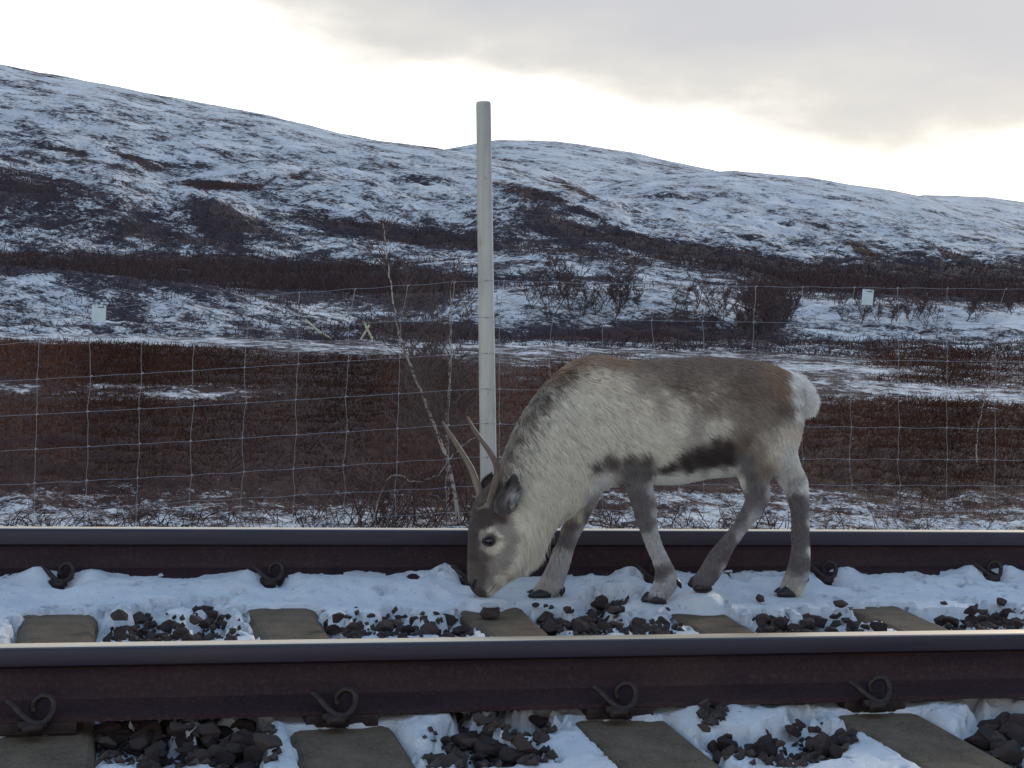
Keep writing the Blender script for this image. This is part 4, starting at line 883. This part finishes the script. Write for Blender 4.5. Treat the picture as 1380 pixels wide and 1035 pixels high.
# ------------------------------------------------------------------ bare birches and scrub
bark_w, nt, b = mat('pale_birch_bark', rough=.8)
n = noise(nt, 12, 5, .7, stretch=(1, 1, 3.)); nt.links.new(mixc(nt, maprange(nt, n, .52, .6), (.42, .37, .33), (.09, .075, .07)), b.inputs['Base Color'])
twig_m, nt, b = mat('dark_twigs', rough=.95, spec=.08)
nt.links.new(attr(nt, 'col', 'Color'), b.inputs['Base Color'])
def grow(rnd, start, direction, length, r, depth, out, droop=0., spread=.6, n=7):
    p = np.array(start, float); d_ = np.array(direction, float); d_ /= np.linalg.norm(d_); pts_ = [p.copy()]
    for i in range(n):
        d_ = d_+np.array([rnd.gauss(0, .10), rnd.gauss(0, .10), rnd.gauss(0, .07)+.03]); d_ /= np.linalg.norm(d_); p = p+d_*length/n; pts_.append(p.copy())
    out.append((pts_, r, depth))
    if depth > 0:
        m_ = {3: 7, 2: 6, 1: 5}[depth]
        for j in range(m_):
            t = rnd.uniform(.25, 1.0); i = min(int(t*n), n-1); a = rnd.uniform(0, 6.28)
            nd = d_*.6+np.array([math.cos(a), math.sin(a), rnd.uniform(-.1, .6)])*spread
            grow(rnd, pts_[i], nd, length*rnd.uniform(.28, .5), r*(1-t*.6)*.5, depth-1, out, droop, spread, 5)
def birch(name, trunks, lab, group, seed, twig_depth=2, rt=.014, cols=(.10, .075, .07), tl=.45, nb=14, white=True):
    """trunks: 3-D polylines from foot to tip"""
    rnd = random.Random(seed); root = empty(name, tuple(trunks[0][0])); tag(root, lab, 'tree', group); bpy.context.view_layer.update(); inv = root.matrix_world.inverted()
    m2 = MB(); segs = []
    for tr in trunks:
        p = cr(tr, 6); p = p+np.random.RandomState(seed).normal(0, .006, p.shape)*np.linspace(0, 1, len(p))[:, None]; k = len(p); t = np.linspace(0, 1, k); m2.tube(p, rt*(1-t)**.8+.0015, 8)
        H = np.linalg.norm(p[-1]-p[0])
        for j in range(nb):
            t_ = rnd.uniform(.22, .98); i = int(t_*(k-1)); a = rnd.uniform(0, 6.28); d_ = (p[min(i+1, k-1)]-p[i-1]); d_ /= np.linalg.norm(d_)
            grow(rnd, p[i], d_*.7+np.array([math.cos(a), math.sin(a)*.8, .25])*.6, H*tl*(1-t_*.62)*rnd.uniform(.5, 1.1), rt*.34*(1-t_*.5), twig_depth, segs)
    o = m2.build('trunk', bark_w if white else twig_m); setcol(o.data, 'col', np.tile(np.array(cols), (len(o.data.vertices), 1))); o.parent = root; o.matrix_parent_inverse = inv
    # crown: every twig is a strand
    K = 8; pts_ = []; rd = []
    for s_, r, dpt in segs:
        s_ = np.array(s_); tt = np.linspace(0, len(s_)-1, K); i0 = np.minimum(tt.astype(int), len(s_)-2); fr = (tt-i0)[:, None]; pts_.append(s_[i0]*(1-fr)+s_[i0+1]*fr); rd.append(np.maximum(r*np.linspace(1, .3, K), .0014))
    pts_ = np.array(pts_); rd = np.array(rd)
    o = curves('crown', pts_, rd, twig_m, np.array(cols)[None]*np.random.RandomState(seed).uniform(.6, 1.6, (len(pts_), 1))); o.parent = root; o.matrix_parent_inverse = inv
    return root
def tz(x, y, Y): q_ = onY(x, y, Y); return q_
def foot(x, Y):
    q_ = onY(x, 690, Y); return np.array([q_[0], Y, terr_z(q_[0], Y)-.03])
def poly(Y, pts_, x0):
    f_ = foot(x0, Y); return [f_]+[onY(x, y, Y+dy) for x, y, dy in pts_]
birch('birch_tree', [poly(9.55, [(613, 668, 0), (604, 625, 0), (588, 580, 0), (571, 537, .05), (553, 492, .1), (541, 462, .1), (530, 410, .15), (522, 350, .15), (516, 290, .2)], 620)], 'slender pale birch leaning left behind the fence, just left of the pole', 'young birches behind the fence', 11, 2, .012, tl=.28, nb=34)
birch('birch_tree', [poly(10.4, [(603, 640, 0), (602, 590, 0), (604, 540, 0), (607, 480, .05), (606, 430, .1), (608, 375, .1)], 602)], 'upright speckled birch close beside the pole, with a twiggy dark crown', 'young birches behind the fence', 12, 2, .011, tl=.38, nb=42)
birch('birch_tree', [poly(10.0, [(556, 610, 0), (560, 560, 0), (566, 500, 0), (580, 450, .1), (590, 395, .1)], 560)], 'thin dark birch stem standing between the leaning birch and the upright one', 'young birches behind the fence', 13, 2, .007, tl=.3, nb=14, white=False)
birch('birch_tree', [poly(9.5, [(640, 590, 0), (610, 612, 0), (590, 640, 0), (560, 650, .1), (535, 640, .1), (517, 655, .15)][::-1], 500)], 'low birch stem bending right across the foot of the other birches', 'young birches behind the fence', 14, 1, .0045, tl=.3, nb=14)
birch('birch_tree', [poly(15, [(1316, 610, 0), (1318, 580, 0), (1324, 550, 0), (1330, 520, 0)], 1314)], 'small bare birch sapling on the heath at the right edge', 'birch saplings on the right heath', 21, 1, .009, tl=.4, nb=10)
birch('birch_tree', [poly(9.8, [(1010, 680, 0), (1012, 650, 0), (1008, 620, 0)], 1010)], 'short dark sapling in the snow seen between the hind legs and the near front leg', 'birch saplings on the right heath', 22, 1, .007, tl=.5, nb=8, white=False)

def polyline_strands(n, base, lean, length, K=4, bend=.25):
    """n strands from base points (n,3): random outward lean"""
    a = rng.random(n)*6.283; h = np.stack([np.cos(a), np.sin(a), np.zeros(n)], 1)*lean[:, None]; d_ = h+np.array([0, 0, 1.]); d_ /= np.linalg.norm(d_, axis=1)[:, None]
    p = [base]; 
    for k in range(1, K):
        d_ = d_+rng.normal(0, bend, (n, 3)); d_ /= np.linalg.norm(d_, axis=1)[:, None]; p.append(p[-1]+d_*(length/(K-1))[:, None])
    return np.stack(p, 1)
# scrub on the heath: dense far side, sparse where snow lies
def scrub(name, n, y0, y1, hpx, wpx, lab, keep_snow=.0, colr=((.066, .027, .020), (.105, .045, .029), (.14, .09, .052)), xr=(-260, 1640), rmin=6.4):
    # sample evenly over the ground as it spreads in the distance
    a = rng.uniform(-.50, .98, n*3); lr = rng.uniform(math.log(y0), math.log(y1), n*3); r = np.exp(lr)
    # tufts: gather strands round tuft centres
    x = r*np.sin(a); y = r*np.cos(a)
    tuft = rng.normal(0, 1, (n*3, 2))
    ok = y > rmin; x = x[ok]; y = y[ok]; r = r[ok]
    z = terr_zv(x, y); V = np.stack([x, y, z], 1); px, py = to_px(V); sb, ru = survey(px, py)
    dens = fbm(x*.9/np.maximum(r/9, 1), y*.9/np.maximum(r/9, 1), 4, .6)
    pr = np.clip(1.15-sb*3.1+dens*2.0, keep_snow, 1); ok = rng.random(len(pr)) < pr; V = V[ok][:n]; r = r[ok][:n]; dens = dens[ok][:n]; sb = sb[ok][:n]
    m_ = len(V); L_ = hpx*r*(.35+.9*rng.random(m_))*(1+1.3*dens); 
    pts_ = polyline_strands(m_, V-np.array([0, 0, .02]), rng.uniform(.3, 2.2, m_), L_, 4, .35)
    cc = np.array(colr)[rng.choice(len(colr), m_, p=[.55, .33, .12])]; 
    hue = fbm(V[:, 0]*.6/np.maximum(r/12, 1)+20, V[:, 1]*.6/np.maximum(r/12, 1), 5, .7)[:, None]
    cc = cc*(1+2.4*hue+rng.normal(0, .18, (m_, 1))); cc = np.clip(cc, .008, .3)
    rad = (wpx*r)[:, None]*np.array([1, .85, .6, .25])[None]*rng.uniform(.6, 1.4, (m_, 1))
    o = curves(name, pts_, rad, twig_m, cc); tag(o, lab, kind='stuff'); return o
scrub('heath_scrub', 270000, 9.6, 75, .0046, .00019, 'dense low reddish brown dwarf birch and heather covering the heath behind the fence')
scrub('heath_twigs', 20000, 6.5, 10.8, .017, .00027, 'thin dark bare twigs sticking out of the snow along the foot of the fence', .10, ((.025, .019, .02), (.045, .03, .028), (.11, .08, .055)), rmin=6.2)
# tangled red-brown willow scrub round the foot of the birches
def thicket(x, Y, n, seed, lab, H_=.5, sp_=.25, cc=(.10, .055, .048)):
    rnd = random.Random(seed); f_ = foot(x, Y); root = empty('willow_bush', tuple(f_)); tag(root, lab, 'bush', 'low willow bushes'); bpy.context.view_layer.update(); segs = []
    for i in range(n):
        a = rnd.uniform(0, 6.28); ln = rnd.uniform(.5, 1.1)*H_; grow(rnd, f_+np.array([rnd.gauss(0, sp_), rnd.gauss(0, .12), 0]), (math.cos(a)*.7, math.sin(a)*.5, 1), ln, .0035, 2, segs, spread=.8)
    K = 7; pp = []; rd = []
    for s2, r, dpt in segs:
        s2 = np.array(s2); tt = np.linspace(0, len(s2)-1, K); i0 = np.minimum(tt.astype(int), len(s2)-2); fr = (tt-i0)[:, None]; pp.append(s2[i0]*(1-fr)+s2[i0+1]*fr); rd.append(np.maximum(r*np.linspace(1, .4, K), .0011))
    o = curves('twigs', np.array(pp), np.array(rd), twig_m, np.array(cc)[None]*np.random.RandomState(seed).uniform(.5, 1.8, (len(pp), 1))); o.parent = root; o.matrix_parent_inverse = root.matrix_world.inverted()
thicket(575, 9.75, 60, 31, 'tangled red brown willow bush at the foot of the two pale birches', .62, .42)
thicket(520, 9.6, 26, 32, 'smaller sparse willow bush just left of the birches', .45, .2, (.12, .08, .07))
thicket(905, 9.2, 10, 33, 'low dark willow bush in the snow behind the near front leg', .32, .35, (.07, .045, .04))
thicket(985, 9.2, 9, 34, 'low dark willow bush in the snow between the hind legs', .36, .2, (.06, .04, .04))
thicket(1240, 9.6, 10, 35, 'low willow bush behind the far rail at the right', .34, .5, (.08, .05, .045))
thicket(100, 9.3, 8, 36, 'low willow bush behind the far rail at the left edge', .3, .5, (.08, .055, .05))
# mid-distance: brush on the mounds
def far_scrub(name, n, r0, r1, hm, wpx, lab, lo, hi, cols, seedtest=None):
    a = rng.uniform(-.45, .95, n); r = np.exp(rng.uniform(math.log(r0), math.log(r1), n)); x = r*np.sin(a); y = r*np.cos(a); z = terr_zv(x, y); V = np.stack([x, y, z], 1); px, py = to_px(V); sb, ru = survey(px, py)
    d_ = fbm(a*60, np.log(r)*60, 4, .6)
    w_ = sstep(-(sb+.5*d_), -hi, -lo); ok = rng.random(n) < w_; V = V[ok]; r = r[ok]; m_ = len(V)
    L_ = hm*rng.uniform(.35, 1.15, m_); pts_ = polyline_strands(m_, V, rng.uniform(.0, 1.0, m_), L_*np.clip(1+2.5*d_[ok], .3, 2), 4, .3); c_ = np.array(cols)[rng.choice(len(cols), m_)]*rng.uniform(.7, 1.35, (m_, 1))
    o = curves(name, pts_, (wpx*r)[:, None]*np.array([1, .8, .55, .25])[None], twig_m, c_); tag(o, lab, kind='stuff')
far_scrub('mound_brush', 60000, 64, 235, .45, .00026, 'low dark brush growing over the snowy bank and the mounds', .2, .66, [(.04, .032, .042), (.06, .04, .042)])
far_scrub('birch_woodland', 150000, 236, 1150, 2.4, .00026, 'leafless dark purple brown birch woodland along the foot of the hills', .18, .56, [(.05, .038, .044), (.075, .052, .054), (.065, .042, .038)])
# single birches one can tell apart at the foot of the mounds
proto = {}
def small_birch(seed):
    rnd = random.Random(seed); segs = []
    for s_ in range(rnd.choice([2, 3])):
        a = rnd.uniform(0, 6.28); grow(rnd, (0, 0, 0), (math.cos(a)*.5, math.sin(a)*.5, 1), rnd.uniform(.7, 1.), .014, 3, segs, spread=.75)
    K = 6; pp = []; rd = []
    for s2, r, dpt in segs:
        s2 = np.array(s2); tt = np.linspace(0, len(s2)-1, K); i0 = np.minimum(tt.astype(int), len(s2)-2); fr = (tt-i0)[:, None]; pp.append(s2[i0]*(1-fr)+s2[i0+1]*fr); rd.append(np.maximum(r*np.linspace(1, .3, K), .0036))
    return np.array(pp), np.array(rd)
sb_defs = [small_birch(i) for i in range(5)]
data_ = []
for i, (pp, rd) in enumerate(sb_defs):
    o = curves('bare_birch', pp, rd, twig_m, np.array((.085, .062, .064))[None]*np.random.RandomState(i).uniform(.7, 1.5, (len(pp), 1))); data_.append(o.data); bpy.data.objects.remove(o)
mounds = [(x, y, r_, h_, l_) for l_, r_, rows in (
 ('bare birch in the thicket against the left snowy mound, right of the pole', 142, [(728, 462, 40), (742, 460, 52), (756, 461, 58), (770, 458, 62), (783, 459, 55), (797, 458, 50), (812, 457, 58), (826, 456, 62), (838, 455, 50), (852, 457, 44), (712, 458, 34)]),
 ('bare birch at the right end of the left snowy mound above the reindeer back', 140, [(908, 456, 34), (925, 457, 44), (938, 458, 46), (950, 456, 44), (965, 455, 50), (980, 456, 54), (996, 455, 40)]),
 ('bare birch in the dark gap between the two snowy mounds', 138, [(1012, 458, 62), (1024, 460, 60), (1036, 458, 64), (1048, 456, 56), (1062, 457, 48)]),
 ('bare birch along the foot of the right snowy mound', 142, [(1130, 456, 36), (1150, 457, 38), (1165, 458, 44), (1178, 458, 40), (1196, 459, 36), (1216, 460, 42), (1228, 460, 44), (1240, 460, 38), (1256, 461, 38), (1300, 462, 34), (1310, 462, 30), (1358, 462, 40)])) for x, y, h_ in rows]
mounds = [(x+dx_, y, r_, h_*k_, l_) for x, y, r_, h_, l_ in mounds for dx_, k_ in ((0, 1), (6.5, .8))]
for i, (x, y, r_, h_, l_) in enumerate(mounds):
    y += random.uniform(-5, 3); r_ += random.uniform(-9, 4); x += random.uniform(-5, 5); h_ *= random.uniform(.7, 1.15)
    a_h, s_h = hor(x, y); X_, Y_ = r_*math.sin(a_h), r_*math.cos(a_h); z_ = terr_z(X_, Y_)
    o = bpy.data.objects.new('bare_birch', data_[i % 5]); COL.objects.link(o); sc = h_*r_/FPX*.98; o.location = (X_, Y_, z_-.1); o.scale = (sc, sc, sc*1.05); o.rotation_euler = (0, 0, random.uniform(0, 6.28)); tag(o, l_, 'tree', 'bare birches at the mounds')
# yellow wooden stile and pole at the foot of the left bank
yel = varied('pale_yellow_wood', (.42, .40, .24), (.56, .54, .36), 5, .7, bs=.1)
r_s = 70.; a_h, s_h = hor(493, 460); X_, Y_ = r_s*math.sin(a_h), r_s*math.cos(a_h); z_ = terr_z(X_, Y_)
stile = empty('stile', (X_, Y_, z_+.12)); stile.scale = (1.15, 1.15, 1.1); stile.rotation_euler = (0, 0, -a_h); tag(stile, 'small pale yellow wooden ladder stile on crossed legs at the end of the left bank', 'stile')
for s_ in (-1, 1):
    m2 = MB(); m2.tube([(-.28, s_*.2, -.05), (.12, s_*.2, .72)], .038, 6); m2.build('leg', yel, stile); m2 = MB(); m2.tube([(.35, s_*.2, -.05), (-.08, s_*.2, .80)], .038, 6); m2.build('leg', yel, stile)
for k in range(5):
    m2 = MB(); m2.box((.30-.075*k, 0, .08+.13*k), (.05, .26, .026)); m2.build('step', yel, stile, smooth=False)
m2 = MB(); q0 = hor(412, 431); q1 = hor(446, 447); p0 = np.array([76*math.sin(q0[0]), 76*math.cos(q0[0]), 0]); p1 = np.array([73.5*math.sin(q1[0]), 73.5*math.cos(q1[0]), 0]); 
p0[2] = max(terr_z(*p0[:2])+.05, CZ+76*q0[1]); p1[2] = terr_z(*p1[:2])+.05; m2.tube([p0, (p0+p1)/2-np.array([0, 0, .08]), p1], .045, 8)
tag(m2.build('pole', yel), 'pale yellow wooden pole lying slantwise down the snowy left bank', 'pole')
0 and print('hoof z', [round(float(A3(*q_)[2]), 3) for q_ in ((882, 814, -30), (940, 799, -30), (1056, 805, 32), (730, 805, 30), (650, 806, 0))], [round(float(snow_at(*A3(*q_)[:2])), 3) for q_ in ((882, 814, -30), (940, 799, -30), (1056, 805, 32), (730, 805, 30), (650, 806, 0))], [round(float(A3(*q_)[1]), 3) for q_ in ((882, 814, -30), (940, 799, -30), (1056, 805, 32), (730, 805, 30), (650, 806, 0))])
